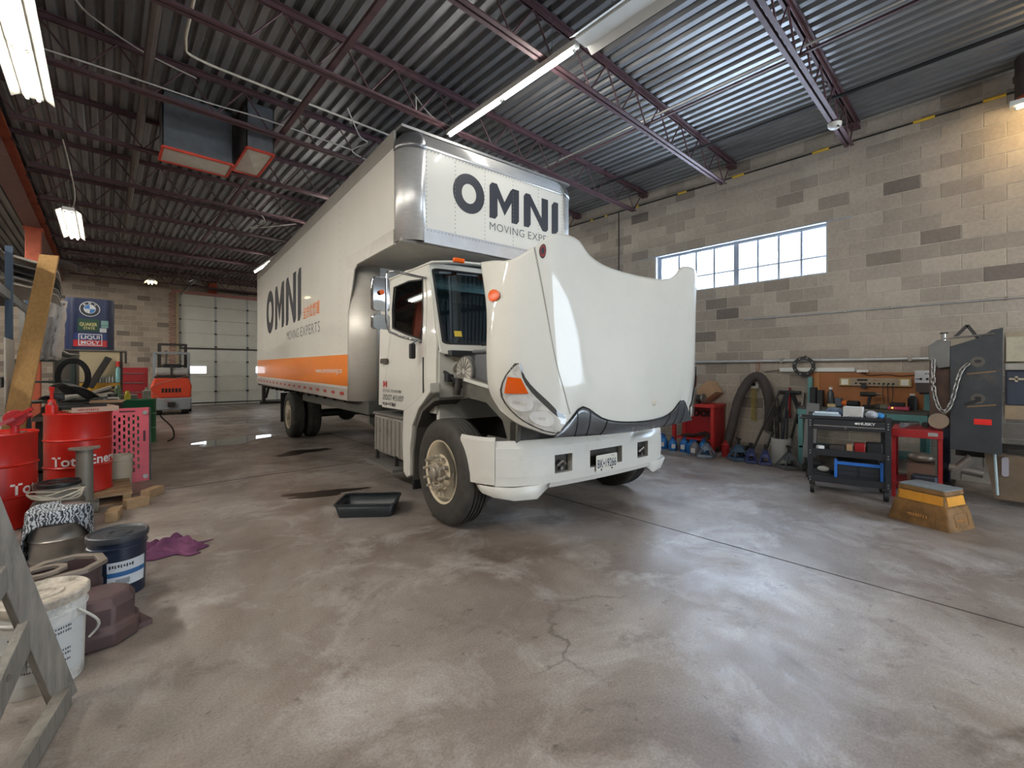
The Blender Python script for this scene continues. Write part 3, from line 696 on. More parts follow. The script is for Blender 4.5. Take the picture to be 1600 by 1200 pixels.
for b in (.42, 1.7): MB().box(b, b + .5, 1.1, 1.6, 1.06, 1.5).box(b, b + .5, 1.5, 1.66, 1.5, 2.1).box(b + .12, b + .38, 1.52, 1.62, 2.12, 2.3).build('seat', seatm, cab, bevel=.04)
MB().box(.22, 2.38, .42, .75, 1.5, 1.66).build('dashboard', M('dash', '2b3033', .6), cab, bevel=.03)
MB().tube([(1.95 + .22 * math.cos(2 * PI * i / 20), .86 + .06 * math.sin(2 * PI * i / 20), 1.72 + .19 * math.sin(2 * PI * i / 20)) for i in range(20)], .016, 8, True).bar((1.95, .82, 1.72), (1.95, .7, 1.6), .05).build('steering_wheel', rubblk, cab, 40)
for s, nm in ((1, 'door'), (-1, 'door')):
    fd = cside(s); d = MB().ring(dr8, in8, -.012, .012, fd).build(nm, white, TR, bevel=.008)
    MB().prism(in8, .004, .010, fd).build('window_glass', GLASS('side_glass', '5a7276', .94, .02), d)
    big = [(1.42 + .0, 1.96), (1.48, 2.2), (1.475, 2.475), (1.05, 2.485), (.685, 2.445), (.625, 2.1), (.605, 1.775), (1.0, 1.855)]
    MB().ring(big, in8, -.018, .012, fd).build('window_seal', rubblk, d)
    MB().prism(rrect(1.52, 1.72, 1.545, 1.605, .02, 2), -.035, -.01, fd).build('door_handle', M('handle_black', '4a463f', .35), d)
    if s > 0:
        MB().prism(rrect(.56, .585, 1.1, 1.6, .01, 1), -.016, -.01, fd).build('shut_line', rubblk, d)
        red_c = M('flag_red', 'c23a34', .5); zf = 1.255
        for u0, u1 in ((1.67, 1.645), (1.585, 1.56)): MB().prism([(u1, zf), (u0, zf), (u0, zf + .075), (u1, zf + .075)], -.0145, -.0125, fd).build('flag_bar', red_c, d)
        MB().prism([(1.615 + .022 * math.cos(R(90 + k * 45)) * (1 if k % 2 == 0 else .45), zf + .038 + .028 * math.sin(R(90 + k * 45)) * (1 if k % 2 == 0 else .45)) for k in range(8)], -.0145, -.0125, fd).build('flag_leaf', red_c, d)
        ik = M('ink_door', '4a4a4c', .5)
        writing('lettering', 'C.V.O.R 179-947-484', .035, ik, d, lambda u, v: fd(1.69 - u, 1.195 + v, -.0135), .56, 0)
        writing('lettering', 'USDOT 4151057', .065, ik, d, lambda u, v: fd(1.69 - u, 1.10 + v, -.0135), .62, .004)
        print_marks(d, inkm, lambda u, v: fd(1.69 - u, 1.03 + v, -.0135), .42, .045, 9)
for i in range(5):
    b = .46 + i * .42; MB().cbox((b, .515 - .12 * (1 - (2 * (b - .17) / 2.26 - 1) ** 2), 2.645), (.13, .05, .05)).build('marker_lamp', orange, cab, bevel=.012)
MB().tube([(.55, .14, 1.72), (.9, .085, 1.80), (1.35, .06, 1.80)], .011).tube([(1.5, .05, 1.72), (1.9, .1, 1.80), (2.2, .17, 1.82)], .011).build('wiper', rubblk, cab)
MB().add([ws(u, v, .016) for u, v in ((.075, .19), (.11, .19), (.11, .25), (.075, .25))], [(0, 1, 2, 3)]).build('yellow_sticker', M('sticker_yellow', 'd9c24a', .5), cab)
# mirrors with their arms, and the lower white wheel-arch lip
def mirror(m):
    X = (lambda b: b) if m > 0 else (lambda b: CW + .02 - b)
    r = MB().tube([(X(.16), .62, 2.44), (X(0), .66, 2.46), (X(-.16), .72, 2.49), (X(-.22), .75, 2.48), (X(-.23), .76, 2.40), (X(-.23), .76, 1.98), (X(-.2), .75, 1.86), (X(-.08), .72, 1.81), (X(.1), .62, 1.76)], .014, 8).build('mirror_arm', chrome, TR, 50)
    for z0, z1 in ((2.07, 2.42), (1.88, 2.035)):
        MB().prism(rrect(-.375, -.185, z0, z1, .035, 4), 0, .055, lambda u, v, d: (X(u), .77 + d - .03 * (1 - ((u + .28) / .1) ** 2), v)).build('mirror_head', chrome, r, 40, bevel=.012)
    MB().cyl((X(-.29), .73, 2.26), (X(-.29), .72, 2.26), .025, n=14).build('side_marker', orange, r)
    MB().box(min(X(-.03), X(.03)), max(X(-.03), X(.03)), .60, .66, 1.58, 1.74).build('convex_mirror', rubblk, r, bevel=.015)
    MB().tube([(X(.0), .63, 1.74), (X(.09), .62, 1.78)], .01).build('bracket', chrome, r)
mirror(1); mirror(-1)
for m in (1, -1):
    X = (lambda b: b) if m > 0 else (lambda b: CW + .02 - b); fn = lambda u, v, d: (X(d), u, v)
    lip = MB().prism([(.86, 1.02), (.62, 1.12), (.33, 1.26), (.24, 1.34), (.24, 1.24), (.5, 1.06), (.645, .88), (.70, .62), (.70, .34), (.78, .31), (.86, .36), (.885, .7)], .0, .12, fn).build('wheel_arch_lip', white, TR, bevel=.012)
    MB().prism([(.66, .30), (.645, .60), (.58, .86), (.45, 1.04), (.2, 1.16), (.0, 1.19), (-.3, 1.16), (-.55, 1.02), (-.66, .78), (-.74, .80), (-.78, 1.1), (-.6, 1.28), (-.1, 1.38), (.28, 1.36), (.66, 1.08), (.70, .8), (.70, .3)], .30, .34, fn).build('inner_fender', M('liner_grey', '64625a', .6, var=.25, dirt='3a3833', damt=.4), lip)
    MB().prism([(.66, .30), (.645, .60), (.58, .86), (.45, 1.04), (.2, 1.16), (.1, 1.175), (.1, 1.20), (.22, 1.19), (.47, 1.07), (.61, .88), (.68, .6), (.69, .3)], .03, .32, fn).build('splash_guard', M('liner_dark', '504e49', .7), lip)
    MB().box(min(X(.03), X(.2)), max(X(.03), X(.2)), .66, .69, .2, .34).build('flap', rubblk, lip)
    MB().bar((X(.31), .05, 1.37), (X(.31), -.82, 1.24), .08, .03).build('ledge', white, lip)
# battery box with steps, tank cap
bx = MB().box(.1, .62, .98, 2.0, .42, .90).build('battery_box', M('ribbed_grey', 'a19e97', .45, .4, .12, 6, dirt='6a655d', damt=.4), TR, bevel=.03)
for i in range(8): MB().box(.085, .1, 1.05 + i * .12, 1.09 + i * .12, .45, .86).build('rib', M('ribbed_grey', 'a19e97'), bx)
MB().box(.08, .6, 1.0, 1.98, .90, .93).build('step_plate', M('tread_plate', '8b8984', .5, .6, .3, 40, bump=.5), bx)
MB().box(-.02, .6, 1.1, 2.0, .30, .335).build('lower_step', M('tread_plate', '8b8984'), bx)
for a in (1.25, 1.85): MB().box(.08, .12, a, a + .04, .33, .45).build('step_bracket', darksteel, bx)
MB().box(.06, .2, .84, .95, .35, .66).build('fluid_tank', M('tank_pale', '9ea0a0', .4), bx, bevel=.02)
MB().cyl((.12, .9, .66), (.1, .9, .72), .045, n=14).build('blue_cap', M('cap_blue', '2f5fae', .4), bx, 40)
# engine bay seen between cab and hood
eng = MB().box(.95, 1.65, -.75, .3, .75, 1.35).box(1.05, 1.55, -.7, .2, 1.35, 1.52).build('engine', M('engine_grey', '4a4946', .5, .4, .3, 8, dirt='2a2927', damt=.5), TR, bevel=.03)
MB().box(.55, 2.05, -.74, -.66, .7, 1.38).build('radiator', darksteel, eng)
MB().box(.3, 2.3, -.74, -.66, .74, 1.02).build('core_support', M('support_dark', '45423d', .6, .2, .3, 14), eng)
MB().cyl((.33, .13, 1.45), (.8, .13, 1.45), .155, n=28).build('air_cleaner', M('cleaner_grey', '6d6c69', .5), eng, 40)
for k in range(5): MB().tube([(.38 + k * .05, .13 + .16 * math.cos(2 * PI * i / 24), 1.45 + .16 * math.sin(2 * PI * i / 24)) for i in range(24)], .01, 5, True).build('hose_ring', rubblk, eng)
MB().cyl((.318, .13, 1.45), (.33, .13, 1.45), .14, n=28).build('cleaner_face', M('pleat_white', 'b3afa6', .6), eng, 40)
for k in range(16):
    an = 2 * PI * k / 16; MB().bar((.314, .13 + .03 * math.cos(an), 1.45 + .03 * math.sin(an)), (.314, .13 + .135 * math.cos(an), 1.45 + .135 * math.sin(an)), .007, .008, (1, 0, 0)).build('pleat', M('pleat_grey', '86827b', .6), eng)
MB().cyl((.36, .28, 1.48), (.36, .42, 1.54), .075, n=18).cyl((.36, .2, 1.56), (.36, .3, 1.60), .045, n=14).build('intake_duct', M('duct_white', 'bcb7ac', .5), eng, 40)
MB().box(.36, .85, -.28, .0, 1.3, 1.62).box(.34, .87, -.3, .02, 1.62, 1.66).build('filter_box', M('filter_grey', '55575a', .5), eng, bevel=.02)
MB().box(.16, .26, .33, .47, 1.22, 1.62).build('washer_bottle', M('bottle_offwhite', 'c5c1b4', .5), eng, bevel=.02)
MB().cyl((.2, .42, 1.5), (.2, .42, 1.58), .04, n=12).box(.15, .2, .36, .42, 1.26, 1.38).box(.18, .25, .2, .28, 1.34, 1.42).build('reservoir_cap', rubblk, eng, bevel=.008)
MB().tube(spline([(.2, .4, 1.45), (.2, .3, 1.44), (.22, .22, 1.40), (.3, .14, 1.30), (.4, .0, 1.26)]), .018).build('rubber_hose', rubblk, eng, 50)
for i in range(4): MB().cyl((.22 + .12 * i, .1 - .12 * i, 1.22), (.24 + .1 * i, .08 - .12 * i, 1.38 - .03 * i), .035, n=10).build('fitting', [darksteel, rubblk, steel, darksteel][i], eng, 40)

# ---- tilted hood: rows run from the cowl edge (top) to the nose (bottom); points from the fender edge to the centre line
HC = 1.31
H_ = [[(.05, -.58, 2.36), (.03, -.80, 2.33), (.05, -1.0, 2.30), (.17, -1.13, 2.39), (.32, -1.20, 2.50), (.55, -1.205, 2.50), (.70, -1.21, 2.39), (.92, -1.22, 2.325), (HC, -1.24, 2.30)],
      [(.02, -.71, 1.95), (.00, -.85, 1.95), (.05, -1.02, 1.95), (.22, -1.15, 1.97), (.35, -1.205, 1.98), (.55, -1.23, 1.97), (.73, -1.245, 1.93), (.95, -1.26, 1.91), (HC, -1.28, 1.90)],
      [(.00, -.74, 1.55), (-.02, -.88, 1.55), (.05, -1.04, 1.55), (.26, -1.165, 1.55), (.39, -1.215, 1.55), (.58, -1.245, 1.54), (.77, -1.26, 1.52), (.98, -1.28, 1.51), (HC, -1.30, 1.50)],
      [(.01, -.76, 1.30), (.00, -.91, 1.28), (.09, -1.05, 1.26), (.31, -1.17, 1.26), (.43, -1.215, 1.30), (.61, -1.24, 1.30), (.79, -1.26, 1.26), (1.0, -1.28, 1.24), (HC, -1.30, 1.23)],
      [(.05, -.86, 1.14), (.12, -.97, 1.05), (.20, -1.06, 1.0), (.36, -1.165, .955), (.47, -1.20, 1.06), (.60, -1.22, 1.165), (.80, -1.24, 1.065), (1.0, -1.26, 1.02), (HC, -1.28, 1.005)]]
def cr(P, x):
    n = len(P); i = min(int(x), n - 2); t = x - i
    p0, p1, p2, p3 = P[max(i - 1, 0)], P[i], P[i + 1], P[min(i + 2, n - 1)]
    return tuple(.5 * (2 * b + (c - a) * t + (2 * a - 5 * b + 4 * c - d) * t * t + (3 * b - a - 3 * c + d) * t ** 3) for a, b, c, d in zip(p0, p1, p2, p3))
def full(row): return row + [(2 * HC - b, a, z) for b, a, z in row[-2::-1]]
HF = [full(r_) for r_ in H_]
def HS(s, t, off=0):
    """hood surface: s 0..16 across, t 0..4 downwards, pushed out along its normal"""
    S = lambda s_, t_: Vector(cr([cr(r_, s_) for r_ in HF], t_))
    p = S(s, t)
    if off:
        e = .05; s0, s1 = max(0, s - e), min(16, s + e); t0, t1 = max(0, t - e), min(4, t + e)
        nrm = (S(s1, t) - S(s0, t)).cross(S(s, t1) - S(s, t0))
        if nrm.length > 1e-9:
            nrm.normalize()
            if nrm.y > 0 or (abs(nrm.y) < .3 and (nrm.x * (p.x - HC) < 0)): nrm = -nrm
            p = p + nrm * off
    return tuple(p)
hood = MB().grid(97, 41, lambda u, v: HS(u * 16, v * 4)).build('hood', white, TR, 60); hood['label'] = 'white hood tilted forward on its nose hinge'
sm = hood.modifiers.new('s', 'SOLIDIFY'); sm.thickness = .018; sm.offset = -1
def patch(name, Lc, Rc, off, mat, nu=12, nv=7, bow=0):
    """strip of the hood surface between two curves of (s, t)"""
    cL = lambda u: cr(Lc, u * (len(Lc) - 1)); cR = lambda u: cr(Rc, u * (len(Rc) - 1))
    def f(u, v):
        a, b = cL(v), cR(v); return HS(a[0] + (b[0] - a[0]) * u, a[1] + (b[1] - a[1]) * u, off + bow * 4 * u * (1 - u))
    return MB().grid(nu, nv * 2, f).build(name, mat, hood, 60)
LL = [(2.0, 2.12), (1.55, 2.45), (1.12, 2.95), (1.15, 3.35), (1.6, 3.66), (2.4, 3.86), (3.2, 3.93)]
RR = [(2.2, 2.12), (2.3, 2.5), (2.6, 2.9), (2.95, 3.2), (3.3, 3.42), (3.6, 3.55), (3.72, 3.66)]
for mir in (0, 1):
    Q = (lambda L_: [(16 - s, t) for s, t in L_]) if mir else (lambda L_: L_)
    sub = lambda A, B, f0, f1: ([tuple(x + (y - x) * f0 for x, y in zip(p, q)) for p, q in zip(A, B)], [tuple(x + (y - x) * f1 for x, y in zip(p, q)) for p, q in zip(A, B)])
    patch('headlight_bezel', Q(LL), Q(RR), .006, M('bezel_dark', '403f3b', .4))
    a, b = sub(LL, RR, .10, .87); a = [(s, t + (.06 if i == 0 else 0)) for i, (s, t) in enumerate(a)]
    patch('headlight_reflector', Q(a), Q(b), .012, M('reflector_silver', 'cfcdc5', .4, 0, .25, 14))
    a, b = sub(LL[1:3], RR[1:3], .2, .8); patch('turn_signal', Q(a), Q(b), .02, orange, 8, 5)
    for f, t_ in (((1.9, 3.18), .30), ((2.55, 3.52), .26)):
        c = Q([f])[0]; pts = [HS(c[0] + t_ * 1.6 * math.cos(2 * PI * k / 16), c[1] + t_ * .7 * math.sin(2 * PI * k / 16), .018) for k in range(16)]
        MB().add(pts + [HS(c[0], c[1], .01)], [(k, (k + 1) % 16, 16) for k in range(16)]).build('lamp_bowl', M('bowl_chrome', 'f0f0ec', .25, .2), hood, 40)
    patch('headlight_lens', Q(LL), Q(RR), .022, GLASS('lamp_lens', 'ffffff', .985, .03), bow=.012)
    c = Q([(1.0, .78)])[0]
    MB().add([HS(c[0] + .42 * math.cos(2 * PI * k / 20), c[1] + .11 * math.sin(2 * PI * k / 20), .012) for k in range(20)] + [HS(c[0], c[1], .02)], [(k, (k + 1) % 20, 20) for k in range(20)]).build('marker_lamp', orange, hood, 50)
    c = Q([(3.35, .22)])[0]
    for rr_, mt, of in ((1, inkm, .004), (.8, M('emblem_red', '8a2a26', .4), .006), (.5, inkm, .008)):
        MB().add([HS(c[0] + .17 * rr_ * math.cos(2 * PI * k / 20), c[1] + .13 * rr_ * math.sin(2 * PI * k / 20), of) for k in range(20)], [tuple(range(20))]).build('emblem', mt, hood)
    MB().add([HS(s + ds, t, .0015) for ds in (-.035, .035) for s, t in [Q([(3.0 + 1.1 * (k / 12) ** 1.3, .02 + k * .31)])[0] for k in range(13)]], [(k, k + 1, 13 + k + 1, 13 + k) for k in range(12)]).build('seam', M('seam_grey', '9a978f', .6), hood)
# grille strip below the hood edge
gr = [(.34, -1.165, .945), (.47, -1.165, .935), (.62, -1.165, .925), (.80, -1.17, .92), (1.0, -1.175, .915), (HC, -1.18, .912)]; up = H_[4][3:]
GRa, GRb = full(up), full(gr)
gm = M('grille_chrome_dark', '6d7073', .28, .6, .15, 6)
g_o = MB().grid(45, 7, lambda u, v: tuple(Vector(cr(GRa, u * 10)) * (1 - v) + Vector(cr(GRb, u * 10)) * v - Vector((0, .014 * math.sin(PI * v) + .004, 0)))).build('grille', gm, hood, 60, solid=.012)
MB().tube([Vector(cr(GRa, k / 30 * 10)) + Vector((0, -.006, 0)) for k in range(31)], .007, 6).build('grille_rim', M('grille_trim', '3a3c3e', .25, .7), hood, 50)
for k in (1.6, 2.4, 3.3, 6.7, 7.6, 8.4): MB().tube([Vector(cr(GRa, k)) * (1 - v) + Vector(cr(GRb, k)) * v - Vector((0, .014 * math.sin(PI * v) + .008, 0)) for v in (0, .25, .5, .75, 1)], .008, 6).build('grille_bar', M('grille_trim', '3a3c3e'), hood, 50)
writing('badge', 'HINO', .075, M('badge_chrome', 'b9bbbd', .2, .9), hood, lambda u, v: (HC - .12 + u, -1.255, .925 + v), .32, .02)
MB().sph((HC + .15, -1.275, 1.17), .05, 14, 8, (1, .6, .75)).build('hood_latch_recess', M('recess_cream', 'c9c4b4', .5), hood, 50)

# ---- bumper
def bp(b): k = (b - HC) / 1.27; return -.86 + .10 * k * k + .26 * k ** 8
def bump_strip(b0, b1, z0, z1, off0, off1, n=16):
    mb = MB(); vs = []
    for i in range(n + 1):
        b = b0 + (b1 - b0) * i / n
        vs += [(b, bp(b) - off0, z0), (b, bp(b) - off1, z1), (b, bp(b) + .05, z1), (b, bp(b) + .05, z0)]
    fs = [(4 * i + k, 4 * i + (k + 1) % 4, 4 * i + 4 + (k + 1) % 4, 4 * i + 4 + k) for i in range(n) for k in range(4)] + [(0, 1, 2, 3), (4 * n + 3, 4 * n + 2, 4 * n + 1, 4 * n)]
    return mb.add(vs, fs)
bmp = MB()
B0, B1 = .14, 2 * HC - .14
holes = [(.64, .84), (1.06, 1.52), (1.78, 1.98)]
bb = bump_strip(B0, B1, .50, .555, .02, .02).v and MB()
for b0, b1, z0, z1 in ((B0, B1, .485, .56), (B0, B1, .72, .80)):
    s_ = bump_strip(b0, b1, z0, z1, .02 if z0 < .6 else .025, .025); bb.add(s_.v, s_.f)
prev = B0
for h0, h1 in holes + [(B1, B1)]:
    s_ = bump_strip(prev, h0, .56, .72, .025, .025, 8); bb.add(s_.v, s_.f); prev = h1
s_ = bump_strip(B0, B1, .80, .86, .025, -.02); bb.add(s_.v, s_.f)
bb = bb.build('bumper', M('bumper_white', 'd3d1c9', .35, var=.04, dirt='a39c8e', damt=.18), TR, 40); bb['label'] = 'white steel front bumper'
for sgn in (1, -1):
    X = (lambda b: b) if sgn > 0 else (lambda b: 2 * HC - b)
    e = MB(); pr_ = [(.135, bp(.14) - .022), (.07, -.47), (.045, -.42), (.035, -.35), (.03, -.27)]
    pr_ = [(.135, -.665), (.085, -.60), (.055, -.52), (.035, -.42), (.03, -.29)]
    for (b, a), (b2, a2) in zip(pr_, pr_[1:]):
        t0 = lambda a_: .905 + (a_ + .65) * .05
        e.add([(X(b), a, .50), (X(b), a, .865), (X(b + .03), a + .03, .89), (X(b2), a2, .50), (X(b2), a2, .865), (X(b2 + .03), a2 + .03, .89), (X(b + .05), a + .05, .5), (X(b2 + .05), a2 + .05, .5)], [(0, 1, 4, 3), (1, 2, 5, 4), (2, 6, 7, 5), (0, 3, 7, 6)])
    e.build('bumper_end', M('bumper_white', 'd3d1c9'), bb, 40)
    lp = MB(); P_ = [(.10, -.40), (.08, -.55), (.12, -.67), (.24, -.79), (.45, -.835), (.62, -.83)]
    zb = [.44, .41, .39, .37, .36, .46]
    vs = [(X(b), a, .485) for b, a in P_] + [(X(b + .03), a + .03, z) for (b, a), z in zip(P_, zb)] + [(X(b + .1), a + .12, .485) for b, a in P_]
    lp.add(vs, [(i, i + 1, 7 + i, 6 + i) for i in range(5)] + [(6 + i, 7 + i, 13 + i, 12 + i) for i in range(5)]); lp.build('lower_lip', M('bumper_white', 'd3d1c9'), bb, 40, solid=.008)
s_ = bump_strip(.6, 2 * HC - .6, .44, .485, .0, .018); s_.build('air_dam', M('bumper_white', 'd3d1c9'), bb, 40)
for h0, h1 in holes:
    MB().box(h0 - .02, h1 + .02, bp((h0 + h1) / 2) + .03, bp((h0 + h1) / 2) + .05, .55, .73).build('recess', darksteel, bb)
    if h1 - h0 < .3: MB().tube([((h0 + h1) / 2 - .05, bp(h0), .62), ((h0 + h1) / 2, bp(h0) - .02, .66), ((h0 + h1) / 2 + .05, bp(h0), .62)], .014).cyl(((h0 + h1) / 2, bp(h0) + .02, .59), ((h0 + h1) / 2, bp(h0) - .01, .59), .016, n=10).build('tow_hook', steel, bb, 40)
pl = lambda u, v, d=0: (1.125 + u, bp(HC) - .035 - d, .515 + v)
pt = MB().prism(rrect(0, .30, 0, .15, .012, 3), 0, .004, pl).build('licence_plate', M('plate_white', 'd9d6c9', .4, var=.04), bb)
writing('lettering', 'BK•19266', .078, M('plate_ink', '26304a', .5), bb, lambda u, v: pl(.018 + u, .03 + v, .0055), .265, .01)
writing('lettering', '▾▾▾', .018, M('plate_ink', '26304a', .5), bb, lambda u, v: pl(.21 + u, .122 + v, .0055), .05, .01)
for x in (.07, .22): MB().cyl(pl(x, .012, 0), pl(x, .012, .008), .009, n=8).build('plate_screw', darksteel, bb)
# ================================================================= drums, pails and parts on the shelving side
def drum(label, loc, mat, r=.285, h=.88, ang=0, lid=None, words=None, tz=.3, wa=-90, wh=.085):
    t = thing('steel_drum', label, 'drum', loc, ang)
    b = MB().lathe([(r - .01, 0), (r, .006), (r, .02), (r - .008, .03), (r - .008, h * .32), (r + .004, h * .335), (r - .008, h * .35), (r - .008, h * .65), (r + .004, h * .665), (r - .008, h * .68), (r - .008, h - .03), (r, h - .02), (r + .002, h - .008), (r, h), (r - .012, h), (r - .014, h - .018), (0, h - .018)], 40).build('shell', mat, t, 40)
    MB().lathe([(.035, h - .018), (.035, h - .004), (0, h - .004)], 14, (r * .6, 0, 0)).build('bung', lid or steel, t, 40)
    if words:
        R_ = r - .0055
        writing('lettering', words, wh, inkw, t, lambda u, v: (R_ * math.cos(R(wa) + u / R_), R_ * math.sin(R(wa) + u / R_), h * tz + v), None, .02)
    return t
pal = thing('wooden_pallet', 'worn wooden pallet under the red drum by the upright pipe', 'pallet', (-.22, 6.9, 0))
pw = M('pallet_wood', '9a7f5f', .85, var=.22, scale=5, dirt='5d4c3a', damt=.4)
for i in range(6): MB().box(-.3, .44, -.45 + i * .155, -.34 + i * .155, .095, .115).build('deck_board', pw, pal)
for x in (-.3, 0, .36): MB().box(x, x + .07, -.45, .45, .02, .095).build('stringer', pw, pal)
for y in (-.45, .35): MB().box(-.3, .44, y, y + .1, 0, .02).build('bottom_board', pw, pal)
drum('large red steel drum with white lettering, behind the upright flanged pipe', (-.22, 6.95, .117), red, words='TotalEnergies', tz=.36, wa=-136, wh=.1)
drum('red steel drum with a hand pump on top, beside the large lettered drum', (-.76, 6.28, 0), red, words='TotalEnergies', tz=.36, wa=-64, wh=.1)
drum('orange-red steel drum cut by the picture edge', (-.93, 5.42, 0), M('drum_orange_red', 'bf3d1c', .36, var=.06), h=.9, ang=R(40))
drum('green steel drum standing behind the pink slotted panel', (.5, 11.8, 0), M('drum_green', '1f6b47', .4, var=.08, dirt='17382a', damt=.3))
drum('dark blue steel drum behind the green drum', (-.09, 11.9, 0), M('drum_blue', '2b3c56', .4, var=.1, dirt='20252e', damt=.4), h=.86)
# pumps and boxes on the drums
p = thing('hand_pump', 'red cast hand pump with long crank on the drum beside the lettered one', 'pump', (-.62, 6.15, .865))
MB().cyl((0, 0, 0), (0, 0, .1), .03, n=14).cyl((0, -.03, .15), (0, .03, .15), .075, n=20).build('pump_body', redp, p, 40, bevel=.006)
MB().bar((0, -.05, .15), (-.18, -.08, .05), .02, .03).bar((0, -.05, .16), (.12, -.1, .24), .02, .03).build('crank', redp, p)
MB().cyl((0, .02, .15), (.1, .06, .17), .022, n=12).build('spout', redp, p, 40)
p = thing('barrel_pump', 'slim red barrel pump standing on the large lettered drum', 'pump', (-.43, 6.9, .982))
MB().lathe([(.05, 0), (.05, .1), (.035, .115), (.03, .16), (.015, .17), (.015, .25), (.022, .26), (.022, .30), (0, .30)], 18).build('cylinder', red, p, 40); MB().cyl((0, -.05, .12), (0, -.09, .12), .012, n=10).build('nozzle', steel, p)
t = thing('cardboard_tray', 'flattened cardboard tray lying on the large red drum', 'tray', (-.17, 6.96, 1.0), R(12))
MB().box(-.15, .24, -.22, .22, 0, .008).build('bottom', card, t); MB().box(-.15, .24, -.228, -.22, 0, .055).build('front_wall', M('printed_card', 'b79d8c', .8, var=.06), t); MB().box(.232, .24, -.22, .22, 0, .055).build('side_wall', M('printed_card', 'b79d8c'), t)
print_marks(t, M('print_red', '98423a', .6), lambda u, v: (-.1 + u, -.2295, .018 + v), .17, .02, 10)
t = thing('open_carton', 'black printed open carton on top of the drums', 'box', (-.04, 8.02, .893), R(-16)); bk = M('carton_black', '26221f', .6)
for a in ((-.17, .17, -.13, -.125, 0, .13), (-.17, .17, .125, .13, 0, .13), (-.17, -.165, -.13, .13, 0, .13), (.165, .17, -.13, .13, 0, .13)): MB().box(*a).build('carton_side', bk, t)
MB().box(-.17, .17, -.13, .13, -.002, .003).build('carton_base', card, t); MB().add([(-.17, .13, .13), (.17, .13, .13), (.2, .24, .16), (-.18, .24, .16)], [(0, 1, 2, 3)]).build('flap', card, t, solid=.004)
print_marks(t, inkw, lambda u, v: (-.09 + u, -.1315, .06 + v), .15, .03, 6); print_marks(t, inkw, lambda u, v: (-.12 + u, -.1315, .03 + v), .21, .014, 14)
cab_ = thing('steel_worktable', 'low dark steel worktable behind the red drums, heaped with parts', 'table', (-.55, 8.9, 0))
MB().box(-.1, .72, -1.1, 1.6, .84, .89).build('tabletop', M('table_grey', '6b6762', .6, .3, .2), cab_)
for x in (-.08, .62):
    for y in (-1.0, 1.5): MB().box(x, x + .06, y, y + .06, 0, .84).build('leg', darksteel, cab_)
MB().box(-.08, .66, -1.0, 1.5, .2, .23).build('lower_shelf', darksteel, cab_)
t = thing('drip_tray', 'long black plastic drip tray on the parts table', 'tray', (-.3, 8.75, .893), R(80)); P_ = rrect(-.5, .5, -.2, .2, .06, 4)
MB().ring([(u * 1.0, v * 1.0) for u, v in P_], [(u * .94, v * .88) for u, v in P_], .12, .135, XY).build('rim', M('tray_black', '33322f', .45), t)
MB().add([(u * .96, v * .92, .125) for u, v in P_] + [(u * .85, v * .72, .004) for u, v in P_], [(i, (i + 1) % 20, 20 + (i + 1) % 20, 20 + i) for i in range(20)] + [tuple(range(20, 40))]).build('basin', M('tray_black', '33322f'), t, 40, solid=.006)
# upright pipe, grease pail, wire coil
t = thing('flanged_pipe', 'grey flanged exhaust pipe standing upright before the large red drum', 'pipe', (-.16, 6.33, 0))
MB().box(-.1, .11, -.1, .11, 0, .1).build('block', M('block_grey', '7d7a70', .85), t, bevel=.01)
MB().lathe([(.085, .1), (.085, .12), (.07, .125), (.066, .62), (.066, .64), (.1, .645), (.1, .655), (.058, .655), (.058, .3), (.0, .3)], 28).build('tube', M('pipe_olive_grey', '7b776d', .55, .4, .12), t, 40)
MB().prism(rrect(-.12, .12, -.085, .085, .03, 3), .655, .667, XY).build('flange', M('pipe_olive_grey', '7b776d'), t)
def pail(name, label, loc, r, h, body, lidm, rz=0, taper=.9, lid=True, handle=None, band=None):
    t = thing(name, label, 'pail', loc, rz)
    MB().lathe([(r * taper, 0), (r * taper + .003, .01), (r * .975, h * .78), (r * 1.03, h * .79), (r * 1.03, h * .81), (r * .98, h * .82), (r, h * .94)] + ([(r * .96, h * .94), (r * taper * .95, .02), (0, .02)] if not lid else [(0, h * .94)]), 36).build('body', body, t, 40)
    if lid: MB().lathe([(r * .97, h * .9), (r * 1.06, h * .9), (r * 1.07, h * .93), (r * 1.06, h * .985), (r * 1.01, h), (r * .96, h * .985), (r * .92, h * .965), (r * .5, h * .965), (r * .48, h * .985), (r * .3, h * .985), (r * .28, h * .965), (0, h * .965)], 36).build('lid', lidm, t, 40)
    if handle:
        a0 = handle; MB().tube([(r * 1.05 * math.cos(a0), r * 1.05 * math.sin(a0), h * .8)] + [((r * 1.05 + .05 * math.sin(k / 8 * PI)) * math.cos(a0 + k * .07), (r * 1.05 + .05 * math.sin(k / 8 * PI)) * math.sin(a0 + k * .07), h * (.8 - .055 * k)) for k in range(1, 9)], .006, 6).build('handle', M('handle_white', 'c9c7bf', .5), t, 50)
    if band:
        z0, z1, c, a0, a1 = band; n = 16
        f = lambda u, v: ((r * (taper + (.975 - taper) * v / (h * .78)) + .004) * math.cos(u), (r * (taper + (.975 - taper) * v / (h * .78)) + .004) * math.sin(u), v)
        MB().grid(n, 3, lambda u, v: f(a0 + (a1 - a0) * u, z0 + (z1 - z0) * v)).build('label_band', c, t, 40)
        return t, f
    return t
navy = M('pail_navy', '1d2638', .35, var=.08); pwht = M('pail_white', 'cfcfca', .5, var=.06, scale=14, dirt='6c6258', damt=.42, dscale=9)
t, f = pail('oil_pail', 'navy blue oil pail with closed lid and white label on the floor', (.06, 3.9, 0), .15, .40, navy, M('lid_charcoal', '33363b', .45, var=.1, dirt='55504a', damt=.3), band=(.08, .24, M('label_white', 'c9ced3', .5), R(-112), R(-28)))
